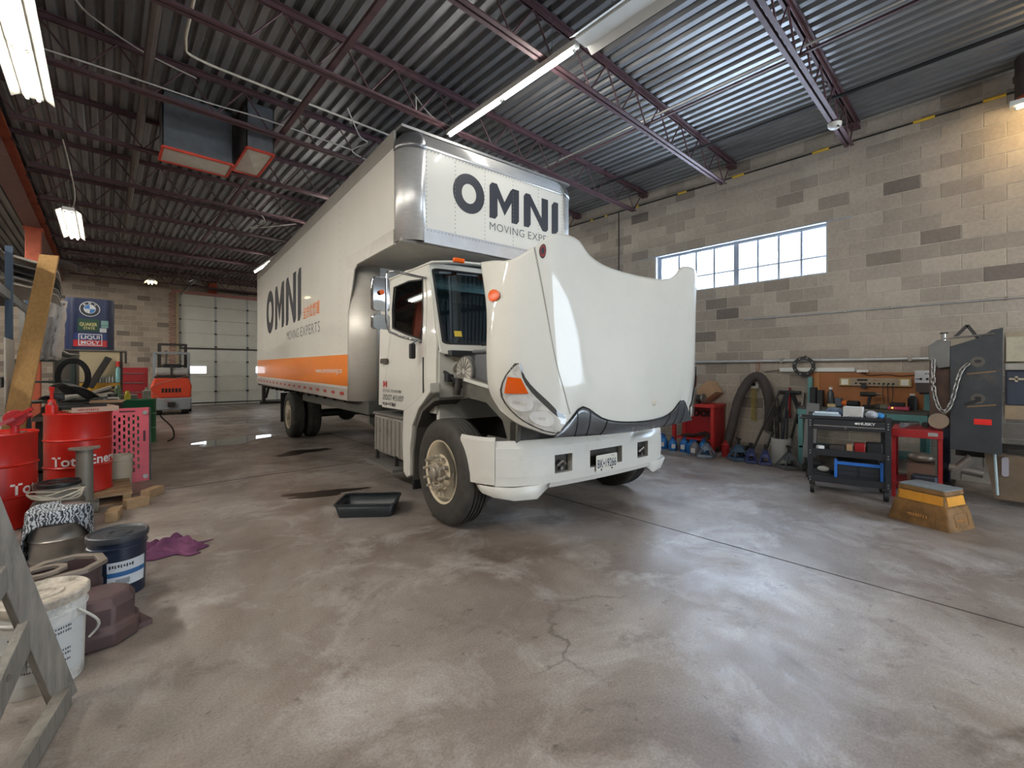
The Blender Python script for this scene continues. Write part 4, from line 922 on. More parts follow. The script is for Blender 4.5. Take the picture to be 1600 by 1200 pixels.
print_marks(t, inkm, lambda u, v: tuple(x * 1.006 for x in f(R(-108) + u / .15, .20 + v)[:2]) + (.20 + v,), .13, .022, 9)
MB().grid(12, 2, lambda u, v: tuple(x * 1.006 for x in f(R(-112) + R(84) * u, .145 + .03 * v)[:2]) + (.145 + .03 * v,)).build('blue_band', M('label_blue', '2d5f93', .5), t)
for k in range(14): MB().add([tuple(x * 1.006 for x in f(R(-95) + k * .035 + d, z)[:2]) + (z,) for d, z in ((0, .095), (.018, .095), (.018, .13), (0, .13))], [(0, 1, 2, 3)]).build('bar_code', inkm, t)
t, f = pail('paint_pail', 'dirty white plastic pail with a stained lid by the grey wooden frame', (-.22, 3.02, 0), .155, .42, pwht, M('lid_stained', 'bcb4a6', .55, var=.1, scale=12, dirt='55483b', damt=.6, dscale=8), handle=R(-40), band=(.06, .29, M('label_dirty_white', 'c2c6c6', .6, var=.05, dirt='8c8880', damt=.3, dscale=12), R(-150), R(-20)))
for k, (s_, z) in enumerate(((.011, .27), (.011, .25), (.028, .20), (.011, .165), (.011, .145), (.011, .115))):
    print_marks(t, M('print_grey', '4c4e52', .6), lambda u, v: tuple(x * 1.006 for x in f(R(-128) + u / .155, z + v)[:2]) + (z + v,), .22 if k != 2 else .1, s_, 24 if k != 2 else 6)
t, f = pail('grease_pail', 'black-lidded grease pail with a pale label before the red drums', (-.33, 6.05, 0), .15, .40, M('pail_grey_white', '9a968c', .5, var=.08), M('lid_black', '202223', .4), band=(.14, .30, M('label_pale', 'a9a498', .55), R(-130), R(-20)))
writing('lettering', 'GP', .06, inkm, t, lambda u, v: tuple(x * 1.006 for x in f(R(-62) + u / .15, .18 + v)[:2]) + (.18 + v,), .09, .03); writing('lettering', 'GP', .04, M('print_brown', '6d3a36', .6), t, lambda u, v: tuple(x * 1.006 for x in f(R(-115) + u / .15, .18 + v)[:2]) + (.18 + v,), .06, .02)
for k in (0,): pail('cream_pail', 'cream plastic pail beside the pink slotted board', (.14, 7.48, 0), .12, .42, M('pail_cream', 'b9b19c', .5, var=.08), None, lid=False)
t = thing('wire_coil', 'loose white wire coil lying by the grease pail', 'cable', (-.32, 5.68, .335)); 
for k in range(3): MB().tube([((.16 + .012 * k) * math.cos(2 * PI * i / 28), (.13 + .01 * k) * math.sin(2 * PI * i / 28), .012 * k + .025 * math.sin(4 * PI * i / 28 + k)) for i in range(28)], .007, 6, True).build('loop', M('wire_white', 'b9b3a4', .5), t, 50)
t = thing('rubber_mat_stack', 'dark folded rubber and scrap heap beneath the white wire', 'scrap', (-.32, 5.68, 0)); MB().box(-.2, .2, -.18, .18, 0, .16).build('lower_slab', rubblk, t, bevel=.03); MB().box(-.17, .18, -.15, .17, .16, .285).build('upper_slab', M('scrap_grey', '4b4844', .7), t, bevel=.03)
for i, (x, y, s, l) in enumerate(((.24, 6.2, .2, 'nearest the pipe'), (.40, 6.6, .22, 'beside the pallet end'), (.06, 5.84, .24, 'lying before the pipe'))):
    tag(MB().box(-s / 2, s / 2, -.05, .05, 0, .1).build('timber_block', pw, None, bevel=.006, loc=(x, y, 0), rz=R(20 + 30 * i)), 'short squared timber offcut %s' % l, 'timber')
# ribbed steel keg draped with a zebra cloth
t = thing('steel_keg', 'dull ribbed steel keg draped with a zebra-print cloth', 'keg', (-.23, 4.52, 0)); r = .165
MB().lathe([(r - .01, 0), (r, .01), (r, .13), (r + .008, .14), (r, .15), (r, .27), (r + .008, .28), (r, .29), (r, .38), (r + .008, .39), (r, .4), (r - .004, .46), (r - .02, .475), (0, .475)], 36).build('body', M('keg_steel', '8d8984', .35, .7, .15, 8, dirt='45413d', damt=.3), t, 40)
def zebra():
    m = M('zebra_cloth', 'aab0b6', .85); nt = m.node_tree; b = nt.nodes['Principled BSDF']; wv = nt.nodes.new('ShaderNodeTexWave'); wv.inputs['Scale'].default_value = 16; wv.inputs['Distortion'].default_value = 9; wv.inputs['Detail'].default_value = 2; wv.inputs['Detail Scale'].default_value = 2.2
    tc = nt.nodes.new('ShaderNodeTexCoord'); nt.links.new(tc.outputs['Object'], wv.inputs[0]); r_ = nt.nodes.new('ShaderNodeValToRGB'); e = r_.color_ramp.elements; e[0].position = .45; e[1].position = .6; e[0].color = lin('2c2f36'); e[1].color = lin('a9b0b7')
    nt.links.new(wv.outputs[0], r_.inputs[0]); nt.links.new(r_.outputs[0], b.inputs['Base Color']); return m
def cloth(u, v):
    a = R(95) + R(240) * u; d = v
    if d < .45: q = r * 1.07 * d / .45; z = .487 + .006 * math.sin(9 * u)
    else: q = r * 1.07 + .035 * (d - .45) * (1 + .6 * math.sin(17 * u)) ; z = .485 - (d - .45) * (.14 + .62 * math.exp(-((u - .30) / .16) ** 2) + .30 * math.exp(-((u - 1) / .12) ** 2))
    return (q * math.cos(a), q * math.sin(a), max(.02, z))
c = MB().grid(40, 18, cloth).build('zebra_cloth', zebra(), None, 70, loc=(-.23, 4.52, 0), solid=.006); tag(c, 'black and white zebra-print cloth hanging over the steel keg', 'cloth')
# rusty brake drums
rust = M('brake_drum_rust', '5b4a4b', .6, .4, .18, 9, dirt='6d5340', damt=.35)
def bdrum(label, loc, r, h, rz):
    t = thing('brake_drum', label, 'brake drum', loc, rz, 'rusty brake drums')
    MB().lathe([(r * .92, 0), (r, .01), (r, h * .16), (r * .93, h * .2), (r * .93, h * .55), (r * .97, h * .58), (r * .97, h * .66), (r * .93, h * .7), (r * .95, h), (r * .82, h), (r * .80, h * .2), (r * .3, h * .18), (r * .3, 0.0)], 36).build('shell', rust, t, 40)
    MB().ring(ell(0, 0, r * 1.12, r * 1.12, 8, R(22)), ell(0, 0, r * .86, r * .86, 8, R(22)), h - .005, h + .02, XY).build('rim_flange', M('flange_worn', '857a70', .55, .4, .15), t, bevel=.004)
    return t
bdrum('rusty brake drum with octagonal rim beside the navy pail', (-.17, 3.6, .0), .165, .32, R(10))
t = thing('brake_casting', 'squat rusty brake casting between the white pail and the brake drum', 'casting', (-.02, 3.29, 0), R(20))
MB().lathe([(.17, 0), (.175, .08), (.15, .1), (.155, .2), (.12, .25), (.0, .25)], 8).build('base', rust, t, 30, bevel=.012); MB().box(.1, .2, -.09, .09, 0, .03).build('foot', rust, t)
t = thing('oval_flange', 'rusty oval flange ring resting on the brake parts', 'flange', (-.25, 3.52, .342), R(25))
MB().ring(ell(0, 0, .10, .08, 10), ell(0, 0, .065, .048, 10), 0, .02, XY).build('ring', M('flange_worn', '857a70'), t, bevel=.004)
# purple rag
def ragf(u, v):
    x = (u - .5) * .52; y = (v - .5) * .30; k = max(0, 1 - (2 * u - 1) ** 2) * max(0, 1 - (2 * v - 1) ** 2)
    return (x + .03 * math.sin(11 * v + 3 * u), y + .03 * math.sin(13 * u), .006 + .13 * k * (.55 + .45 * math.sin(15 * u + 7 * math.sin(6 * v)) * math.cos(12 * v + 4 * u)))
tag(MB().grid(34, 24, ragf).build('rag', M('rag_purple', '5f3350', .9, var=.3, scale=9), None, 80, loc=(.36, 4.5, 0), rz=R(-20), solid=.004), 'crumpled purple rag lying on the floor past the navy pail', 'rag')
# grey timber frame cut by the corner of the picture
t = thing('wooden_trestle', 'weathered grey wooden trestle in the near corner', 'trestle', (0, 0, 0))
def board(p0, p1, w, d, nm='board', m=greywood, up=(0, 0, 1)): return MB().bar(p0, p1, d, w, up).build(nm, m, t, bevel=.003)
board((-.135, 2.72, .03), (-.36, 2.54, 1.05), .085, .045, 'rail'); board((-.30, 2.06, .03), (-.40, 2.48, 1.05), .085, .04, 'rail')
board((-.13, 2.72, .045), (-.29, 2.02, .045), .09, .045, 'foot_board'); board((-.235, 2.64, .40), (-.335, 2.17, .18), .13, .03, 'brace'); board((-.29, 2.58, .66), (-.36, 2.30, .56), .10, .03, 'brace')
board((-.55, 2.72, .03), (-.41, 2.54, 1.05), .085, .045, 'rail'); board((-.24, 2.715, .25), (-.54, 2.70, .25), .09, .03, 'brace')
MB().cyl((-.275, 2.44, .33), (-.26, 2.43, .33), .012, n=10).build('bolt', steel, t)
# pink slotted creeper panel
pk = M('pink_plastic', 'd4505f', .42, var=.08, scale=4); t = thing('creeper_board', 'pink plastic creeper board full of slots leaning before the green drum', 'creeper', (.03, 7.62, .0), R(0)); t.rotation_euler.x = R(-7)
W_, H__ = .40, .97; mb = MB(); cols = 7; cw = W_ / cols
mb.box(0, W_, 0, .025, .88, H__).box(0, W_, 0, .03, 0, .09)
mb.box(0, .02, 0, .03, .09, .88).box(W_ - .1, W_, 0, .03, .09, .88)
n = 6; pc = (W_ - .12) / n
for i in range(n):
    x = .02 + i * pc; mb.box(x, x + pc * .55, .004, .022, .09, .88); o_ = .045 if i % 2 else 0
    z = .09
    while z < .88: mb.box(x + pc * .55, x + pc, .004, .022, z + o_ * (z > .1), min(.88, z + .035 + o_)); z += .09
mb.build('slotted_sheet', pk, t)
for z in (.06, .9): MB().cyl((W_ - .04, -.02, z), (W_ - .04, .02, z), .028, n=12).build('caster_mount', steel, t, 40)
MB().box(W_ - .06, W_ - .035, -.004, .001, .52, .66).build('grip_slot', M('slot_dark', '4e1c24', .6), t); MB().box(.1, .26, -.004, .0, .915, .935).build('grip_slot', M('slot_dark', '4e1c24'), t); MB().box(W_, W_ + .02, -.005, .035, 0, H__).build('edge_rail', darksteel, t)
# leaning plank, storage rack with salvaged body panels
tag(MB().bar((-.87, 7.5, .03), (-.60, 9.25, 3.12), .04, .2, (1, -.2, 0)).build('leaning_plank', wood, None, bevel=.004), 'long yellowish timber plank leaning against the storage rack', 'plank')
rk = thing('storage_rack', 'tall steel storage rack loaded with salvaged body panels', 'rack', (-1.40, 8.15, 0)); bl = M('rack_blue', '44566a', .5, var=.12)
for x, y in ((.45, .75), (-.55, .75), (.45, -1.3), (-.55, -1.3), (.45, 2.75), (-.55, 2.75)): MB().box(x - .035, x + .035, y - .035, y + .035, 0, 3.12).build('post', bl, rk)
for z in (1.25, 2.4):
    for x in (.45, -.55): MB().box(x - .02, x + .02, -1.3, 2.75, z, z + .11).build('beam', M('rack_beam_grey', '7f8687', .5), rk)
    MB().box(-.57, .47, -1.3, 2.75, z + .11, z + .125).build('shelf', M('rack_shelf', '4a4743', .8), rk)
def cover(label, x, y0, y1, z, w, mat, droop, lift, k):
    def f(u, v):
        y = y0 + (y1 - y0) * u; e = max(0, (u - .7) / .3); q = min(1, max(0, (y - 9.0) / .9)); q = q * q * (3 - 2 * q) * .48
        return (x + q + (v - .5) * w, y, z + lift * (1 - (2 * v - 1) ** 2) + .03 * math.sin(5 * u + k) - droop * e * e)
    return tag(MB().grid(22, 9, f).build('bumper_cover', mat, None, 70, solid=.012), label, 'car part', 'salvaged body panels on the rack')
pwt = M('panel_white', 'c4bfb4', .4, var=.06); pgr = M('panel_grey', '6f6e6b', .45); pdk = M('panel_dark', '2b2c2e', .45); psl = M('panel_silver', '9b9a97', .35, .3)
cover('white curved bumper cover on top of the rack heap', -1.28, 7.2, 10.45, 3.04, .52, pwt, .1, .08, 0); cover('grey bumper cover just under the white one on the rack', -1.28, 7.2, 10.45, 2.94, .52, pgr, .1, .08, 0)
cover('dark bumper cover in the middle of the rack heap', -1.28, 7.2, 10.45, 2.84, .52, pdk, .1, .08, 0); cover('silver fender lying low in the rack heap', -1.28, 7.2, 10.45, 2.75, .52, psl, .1, .08, 0)
cover('off-white panel lying directly on the rack shelf', -1.28, 7.2, 10.45, 2.66, .52, pwt, .1, .08, 0); cover('black cover bent over the front of the rack', -1.02, 10.1, 10.95, 3.2, .45, pdk, .0, .06, 5)
def drape(u, v):
    a = u * 2 * PI; return (.17 * math.cos(a) * (1 - .35 * v) + .05 * math.sin(9 * a + 6 * v), .16 * math.sin(a) * (1 - .3 * v) + .04 * math.sin(7 * a + 5 * v), 1.0 - .95 * v + .04 * math.sin(5 * a))
tag(MB().grid(40, 22, drape).build('plastic_sheet', M('sheet_plastic', 'cfc9c0', .4, var=.12), None, 70, loc=(-.70, 10.72, 1.62), solid=.006), 'crumpled pale plastic sheeting hanging from the end of the rack', 'sheeting')
def hoodp(u, v): return (.01 + .012 * math.sin(PI * v) * math.sin(PI * (.1 + .8 * u)), (u - .5) * .76, v * 1.85)
o = MB().grid(14, 14, hoodp).build('car_hood', pwt, None, 70, loc=(-.915, 8.5, .01), solid=.012); tag(o, 'white car hood standing on edge behind the leaning plank', 'car part')
print_marks(o, inkm, lambda u, v: (.034, -.2 - v * 1.2, 1.15 + u), .2, .03, 6)
t = thing('slotted_post', 'thin slotted steel post standing beyond the rack', 'post', (-.73, 12.9, 0)); MB().box(-.03, .03, -.03, .03, 0, 3.1).build('upright', darksteel, t); MB().box(-.12, .12, -.02, .02, 2.94, 3.0).build('arm', darksteel, t)
tag(MB().box(-.02, .2, -.02, .02, 0, 1.35).build('door_skin', M('panel_offwhite', '9b9a96', .5), None, loc=(-1.1, 11.6, 1.652)), 'narrow white door skin standing on the far shelving', 'car part')
tb = thing('far_shelving', 'open steel shelving carrying hoses and scrap behind the table', 'shelving', (-.65, 11.3, 0))
for x in (-.5, .22):
    for y in (-.3, .35): MB().box(x - .025, x + .025, y - .025, y + .025, 0, 1.66).build('post', M('green_grey', '4b5850', .5), tb)
for z in (.9, 1.25, 1.62): MB().box(-.5, .22, -.3, .35, z, z + .03).build('shelf', M('green_grey', '4b5850'), tb)
t = thing('hose_coil', 'thick coil of black hose hung on the far shelving', 'hose', (-.42, 10.963, 1.35)); 
for k in range(4): MB().tube([((.22 - .02 * k) * math.cos(2 * PI * i / 32), -.026 * k, (.32 - .022 * k) * math.sin(2 * PI * i / 32)) for i in range(32)], .0125, 8, True).build('turn', rubblk, t, 50)
tag(MB().grid(16, 12, lambda u, v: ((u - .5) * .75, (v - .5) * .5, .16 * math.sin(PI * u) * (.6 + .4 * math.sin(7 * v + 3 * u)) + .03 * math.sin(14 * u))).build('fender_liner', M('liner_pale', 'a5a29b', .5), None, 70, loc=(-.72, 11.33, 1.71), solid=.012), 'pale crumpled fender liner on the top far shelf', 'car part')
for i, (x, y, z, a, l, m, lab) in enumerate(((-.3, 9.55, 1.12, 24, .9, pgr, 'grey'), (-.25, 10.1, 1.02, -18, .7, pwt, 'pale'), (-.4, 9.35, .98, 10, .7, pdk, 'black'))):
    o = MB().grid(12, 6, lambda u, v: ((u - .5) * l, (v - .5) * .22, .05 * math.sin(PI * v) + .04 * math.sin(4 * u + i))).build('body_trim', m, None, 70, loc=(x, y, z), rz=R(a + 40), solid=.01); o.rotation_euler.y = R(a * .6); tag(o, '%s body trim strip heaped on the parts table' % lab, 'car part', 'trim heaped on the parts table')
for i, (x, y, rr_) in enumerate(((-.5, 8.0, .09), (.08, 9.4, .1))): tag(MB().lathe([(rr_, 0), (rr_, .1), (rr_ * .6, .14), (rr_ * .6, .2), (0, .2)], 18).build('wheel_hub', darksteel, None, 40, loc=(x, y, .893)), 'dark wheel hub on the parts table, %s' % ('behind the plank' if i == 0 else 'nearer the hose coil'), 'car part')
for i, (mb, m, x, y, rz, l) in enumerate(((MB().box(-.1, .1, -.13, .13, 0, .12).box(-.06, .06, -.08, .08, .12, .17), pdk, .05, 8.42, 20, 'black engine cover on the parts table behind the carton'), (MB().cyl((-.09, 0, .075), (.09, 0, .075), .075, n=18).cyl((.09, 0, .075), (.13, 0, .075), .04, n=14), steel, .04, 8.76, 60, 'grey alternator lying on the parts table'), (MB().box(-.06, .06, -.06, .06, 0, .16), pwt, .09, 9.1, 10, 'white boxed part standing on the parts table'), (MB().lathe([(.10, 0), (.11, .03), (.07, .12), (.03, .14), (0, .14)], 20), pgr, -.56, 10.15, 0, 'grey headlamp bowl at the far end of the parts table'), (MB().box(-.06, .06, -.2, .2, 0, .22), pdk, -.55, 9.75, 10, 'tall black housing at the back of the parts table'))):
    tag(mb.build('salvaged_part', m, None, 40, .012, (x, y, .893), R(rz)), l, 'car part')
# cabinet with plywood back, navy oil display on top
cb = thing('parts_cabinet', 'wide cabinet with a pale plywood panel and yellow bottom rail', 'cabinet', (-.05, 13.1, 0))
MB().box(-.75, .33, 0, .7, 0, 1.88).build('carcass', M('cabinet_brown', '55504a', .7), cb); MB().box(-.36, .28, -.02, 0, 1.22, 1.87).build('plywood_panel', M('plywood', 'c0b291', .7, var=.1, scale=3), cb)
MB().box(-.36, .29, -.04, 0, 1.03, 1.20).build('yellow_rail', M('rail_yellow', 'd3a02c', .5), cb); MB().box(-.8, .40, -.05, .7, 1.88, 1.91).build('top_board', M('cabinet_top', '6f6a60', .6), cb)
MB().box(.36, .40, -.06, -.02, 1.62, 1.88).build('hook', darksteel, cb)
for i in range(9): tag(MB().lathe([(.025, 0), (.025, .1), (.012, .12), (.012, .15), (0, .15)], 10).build('spray_can', M('can_pale', 'a9aba6', .35, .4), None, 40, loc=(-.30 + i * .052, 13.045, 1.203)), 'small pale can standing in a row on the yellow rail', 'can', 'row of small cans on the yellow rail')
t = thing('cleaner_bottle', 'pale blue bottle with a red cap against the plywood', 'bottle', (.2, 13.03, 1.203)); MB().lathe([(.04, 0), (.04, .3), (.015, .33), (.015, .36), (0, .36)], 12).build('body', M('bottle_teal', '7fb6b8', .4), t, 40); MB().cyl((0, 0, .35), (0, 0, .46), .035, n=12).build('cap', M('cap_red', 'cc3a34', .4), t, 40)
tag(MB().bar((-.25, 12.95, 1.1), (.05, 12.98, 1.75), .05, .12).build('exhaust_bracket', darksteel, None, bevel=.01), 'dark slanting steel bracket propped before the plywood', 'bracket')
dsp = thing('oil_display', 'navy bulged oil display with a round emblem and oil stickers, on the cabinet', 'display', (-.255, 13.55, 1.91)); nv = M('display_navy', '1b2749', .35, var=.08)
dw = .40; df = lambda u: -.16 * (1 - (u / dw) ** 8)
mb = MB(); n = 20
vs = [(-dw + 2 * dw * i / n, df(-dw + 2 * dw * i / n), z) for z in (0, 1.13) for i in range(n + 1)] + [(-dw, .25, 0), (dw, .25, 0), (-dw, .25, 1.13), (dw, .25, 1.13)]; m1 = n + 1; k = 2 * m1
mb.add(vs, [(i, i + 1, m1 + i + 1, m1 + i) for i in range(n)] + [(n, k + 1, k + 3, m1 + n), (0, m1, k + 2, k), (k, k + 2, k + 3, k + 1), tuple(range(n + 1)) + (k + 1, k), tuple(range(m1, 2 * m1)) + (k + 3, k + 2)])
mb.build('casing', nv, dsp, 40)
dp = lambda u, v, d=0: (u, df(u) - .004 - d, v)
cc = (-.0, .90); rw = M('logo_white', 'd5d7da', .4); rb = M('logo_blue', '3f7fc1', .4)
MB().prism(ell(cc[0], cc[1], .165, .165, 32), 0, .003, dp).build('roundel_rim', rw, dsp); MB().prism(ell(cc[0], cc[1], .152, .152, 32), 0, .005, dp).build('roundel_black', inkm, dsp); MB().prism(ell(cc[0], cc[1], .098, .098, 32), 0, .007, dp).build('roundel_ring', rw, dsp)
for q in range(4): MB().prism([cc] + [(cc[0] + .09 * math.cos(R(90 * q + 9 * j)), cc[1] + .09 * math.sin(R(90 * q + 9 * j))) for j in range(11)], 0, .009, dp).build('roundel_quarter', rb if q % 2 else rw, dsp)
for ch_, a in (('B', 132), ('M', 90), ('W', 48)):
    ca, sa = math.cos(R(a - 90)), math.sin(R(a - 90)); cx, cy = cc[0] + .108 * math.cos(R(a)), cc[1] + .108 * math.sin(R(a)); writing('lettering', ch_, .035, rw, dsp, lambda u, v: dp(cx + (u - .018) * ca - v * sa, cy + (u - .018) * sa + v * ca, .008), .036, .02)
MB().prism(rrect(-.19, .15, .42, .68, .01, 2), 0, .003, dp).build('green_sticker', M('sticker_green', '1f4a36', .5), dsp)
writing('lettering', 'QUAKER', .07, M('sticker_cream', 'd6c98a', .5), dsp, lambda u, v: dp(-.16 + u, .53 + v, .006), .28, .02); writing('lettering', 'STATE', .05, M('sticker_cream', 'd6c98a'), dsp, lambda u, v: dp(-.1 + u, .455 + v, .006), .18, .02)
for x0, x1, z0, z1, m_ in ((.18, .3, .56, .66, 'teal'), (.18, .3, .5, .55, 'teal'), (.16, .27, .40, .49, 'w')): MB().prism(rrect(x0, x1, z0, z1, .005, 1), 0, .003, dp).build('sticker', M('sticker_aqua', '7fa7a3', .5) if m_ == 'teal' else rw, dsp)
MB().grid(20, 2, lambda u, v: dp(-.26 + .54 * u, .22 + .15 * v, .003)).build('oil_logo_blue', M('logo_deep_blue', '23356e', .4), dsp); MB().grid(20, 2, lambda u, v: dp(-.26 + .54 * u, .08 + .14 * v, .003)).build('oil_logo_red', M('logo_red', 'c5272c', .4), dsp)
MB().ring(rrect(-.18, .20, .10, .355, .01, 2), rrect(-.165, .185, .115, .34, .01, 2), 0, .006, dp).build('oil_logo_frame', rw, dsp)
writing('lettering', 'LIQUI', .075, rw, dsp, lambda u, v: dp(-.14 + u, .245 + v, .007), .30, .03); writing('lettering', 'MOLY', .075, rw, dsp, lambda u, v: dp(-.14 + u, .13 + v, .007), .30, .03)
# red tool chest and clutter before the forklift
t = thing('tool_chest', 'dark red tool chest beside the forklift', 'tool chest', (.52, 16.2, 0)); MB().box(-.35, .35, -.25, .25, 0, 1.55).build('body', redp, t, bevel=.01)
for i in range(5):
    d = MB().box(-.32, .32, -.265, -.25, .15 + i * .26, .38 + i * .26).build('drawer', redp, t); MB().box(-.25, .25, -.285, -.265, .34 + i * .26, .36 + i * .26).build('handle', steel, d)
for i, (x, y, z, m_, lab) in enumerate(((.32, 11.7, .885, 'd8cc3a', 'small yellow pot on the drums'), (.62, 11.72, .885, '8b8f86', 'dull metal canister on the green drum'), (.18, 11.9, .885, '6f8a6e', 'squat green bottle behind the blue drum'))):
    tag(MB().lathe([(.05 + .02 * (i == 1), 0), (.05 + .02 * (i == 1), .1 + .06 * i), (.03, .12 + .06 * i), (.025, .17 + .06 * i), (0, .17 + .06 * i)], 16).build('small_container', M('pot_%d' % i, m_, .45), None, 40, loc=(x, y, z + .004)), lab, 'container')
o = MB().box(-.5, .45, -.3, .3, 0, .95).build('parts_bin', M('bin_grey', '6d6a63', .6), None, bevel=.01, loc=(.05, 12.52, 0)); tag(o, 'grey parts bin heaped with scrap behind the drums', 'bin')
for i in range(5):
    a = random.random() * .6; o = MB().bar((-.2, 0, 0), (.2, 0, .1 + .1 * random.random()), .03 + .03 * (i % 2), .05).build('scrap_piece', [pwt, pdk, redp, psl][i % 4], None, loc=(-.1 + .05 * (i % 2), 12.31 + i * .11, .985), rz=a); tag(o, '%s piece of scrap in the heap on the grey bin' % ['white', 'black', 'red', 'silver', 'second white'][i], 'scrap')
# forklift seen from behind
fk = thing('forklift', 'orange and grey forklift parked rear-on by the big back door', 'forklift', (1.62, 18.55, 0), R(-6)); fo = M('forklift_orange', 'd2492c', .4, var=.06, dirt='8a3322', damt=.2); fg = M('forklift_grey', '8f979c', .45, var=.06)
MB().prism([(-.52, .55), (.52, .55), (.55, .95), (.46, 1.22), (-.46, 1.22), (-.55, .95)], -.05, 1.1, XZ).build('counterweight', fo, fk, bevel=.05)
MB().prism([(-.52, .16), (.52, .16), (.55, .56), (-.55, .56)], -.08, 1.5, XZ).build('chassis', fg, fk, bevel=.04)
for k in range(6): MB().box(-.26 + k * .09, -.2 + k * .09, -.056, -.045, .74, .88).build('vent_slot', rubblk, fk)
for s in (-.36, .36): MB().cyl((s - .1, .18, .24), (s + .1, .18, .24), .24, n=22).build('rear_wheel', rubblk, fk, 40)
for s in (-.45, .45): MB().cyl((s - .1, 1.35, .3), (s + .1, 1.35, .3), .3, n=22).build('front_wheel', rubblk, fk, 40)
MB().cyl((-.42, .12, 1.42), (.42, .12, 1.42), .15, n=20).build('gas_bottle', M('gas_silver', 'b9bbb9', .35, .5), fk, 40, bevel=.02); MB().box(-.03, .03, -.05, .3, 1.22, 1.6).build('bottle_strap', darksteel, fk); MB().box(-.45, .45, .0, .3, 1.22, 1.28).build('bottle_cradle', darksteel, fk)
for x in (-.47, .47):
    for y in (.35, 1.3): MB().box(x - .035, x + .035, y - .035, y + .035, 1.0 if y < 1 else .6, 2.05).build('guard_post', fg, fk)
for y in (.35, .83, 1.3): MB().box(-.5, .5, y - .035, y + .035, 2.05, 2.10).build('roof_bar', fg, fk)
for x in (-.47, -.16, .16, .47): MB().box(x - .025, x + .025, .35, 1.3, 2.06, 2.09).build('roof_bar', fg, fk)
MB().box(-.25, .25, .55, 1.0, 1.1, 1.3).box(-.25, .25, .5, .62, 1.3, 1.7).build('seat', seatm, fk, bevel=.04)
for x in (-.38, .38): MB().box(x - .05, x + .05, 1.72, 1.86, .1, 2.45).build('mast_rail', darksteel, fk)
for z in (.5, 1.6, 2.38): MB().box(-.4, .4, 1.75, 1.83, z, z + .08).build('mast_tie', darksteel, fk)
for x in (-.2, .2): MB().cyl((x, 1.78, .3), (x, 1.78, 2.2), .04, n=10).build('lift_cylinder', steel, fk, 40)
MB().box(-.1, .1, -.16, -.08, .28, .42).build('tow_hitch', darksteel, fk); MB().tube(spline([(.45, -.02, 1.3), (-.5, -.08, .95), (-.35, -.1, .6), (.0, -.12, .42)]), .008, 6).build('cable', M('cable_pink', 'b98a7c', .6), fk)
# cable and plug hanging from the green drum
tag(MB().tube(spline([(.78, 11.55, .65), (.85, 11.5, .5), (1.0, 11.35, .3), (1.02, 11.3, .1), (.92, 11.3, .03)]), .014, 6).build('air_hose', rubblk, None, 50), 'short black hose trailing from the green drum to the floor', 'hose')
# puddle of water on the slab
def pud(cx, cy, rx, ry, seed, a=0):
    random.seed(seed); P_ = []
    for i in range(40):
        t_ = 2 * PI * i / 40; q = 1 + .22 * math.sin(3 * t_ + seed) + .14 * math.sin(5 * t_ + 2 * seed) + .08 * math.sin(9 * t_); x, y = rx * q * math.cos(t_), ry * q * math.sin(t_)
        P_.append((cx + x * math.cos(a) - y * math.sin(a), cy + x * math.sin(a) + y * math.cos(a)))
    return P_
watm = M('water_film', '4a4744', .03, var=.05, spec=.9)
for i, (a, lab) in enumerate(((((2.0, 10.75, .85, .42, 2, R(30))), 'wide shallow puddle reflecting the door beside the rear tyre'), ((3.0, 14.4, .55, .35, 4, 0), 'small puddle behind the rear tyre'), ((2.3, 16.3, .35, .2, 1, 0), 'smallest puddle out towards the back door'))):
    tag(MB().prism(pud(*a), .0005, .002, XY).build('water_puddle', watm), lab, 'puddle')
t = thing('drain_pan', 'black plastic drain pan on the floor behind the front tyre', 'pan', (2.0, 4.36, 0), R(-38)); P_ = rrect(-.30, .30, -.22, .22, .05, 4)
MB().ring(P_, [(u * .93, v * .9) for u, v in P_], .125, .14, XY).build('rim', M('pan_black', '22272a', .4), t)
MB().add([(u * .97, v * .95, .13) for u, v in P_] + [(u * .86, v * .8, .004) for u, v in P_], [(i, (i + 1) % 20, 20 + (i + 1) % 20, 20 + i) for i in range(20)] + [tuple(range(20, 40))]).build('basin', M('pan_black', '22272a'), t, 40, solid=.006)
MB().prism(rrect(-.22, .22, -.15, .15, .04, 3), .01, .014, XY).build('oil_film', M('old_oil', '0f0e0d', .05), t)
for i, a in enumerate(((2.95, 4.1, .5, .3, 5, .6), (2.6, 8.4, .5, .2, 3, .2), (1.9, 5.4, .42, .15, 7, -.3))):
    tag(MB().prism(pud(*a), .0003, .0008, XY).build('oil_stain', M('oil_dark', '2f2925', .35, var=.3, scale=9)), 'dark oil stain on the slab %s' % ['behind the front bumper', 'near the battery box', 'in front of the drain pan'][i], 'stain')
# ================================================================= along the block wall
cond = M('conduit_grey', 'b7b8b8', .4, .5)
t = thing('wall_pipe', 'long pale pipe fixed low along the block wall above the bench', 'pipe', (XR - .05, 0, 1.625)); MB().cyl((0, .2, 0), (0, 7.5, 0), .026, n=12).build('pipe_run', cond, t, 40)
for y in (.8, 2.4, 4.0, 5.6): MB().box(-.03, .05, y - .02, y + .02, -.035, .035).build('clip', steel, t)
t = thing('thin_conduit', 'thin metal conduit clipped along the block wall below the window', 'conduit', (XR - .02, 0, 2.365)); MB().cyl((0, -1.5, 0), (0, 3.0, 0), .013, n=8).build('pipe_run', cond, t, 40)
for y in (-.1, 1.0, 1.55): MB().box(-.02, .02, y - .01, y + .01, -.02, .025).build('clip', steel, t)
t = thing('wall_cable', 'black cable with yellow sleeves strung high along the block wall', 'cable', (XR - .03, 0, 4.97)); MB().cyl((0, -.6, -.05), (0, 7.5, 0), .012, n=6).build('cable_run', rubblk, t)
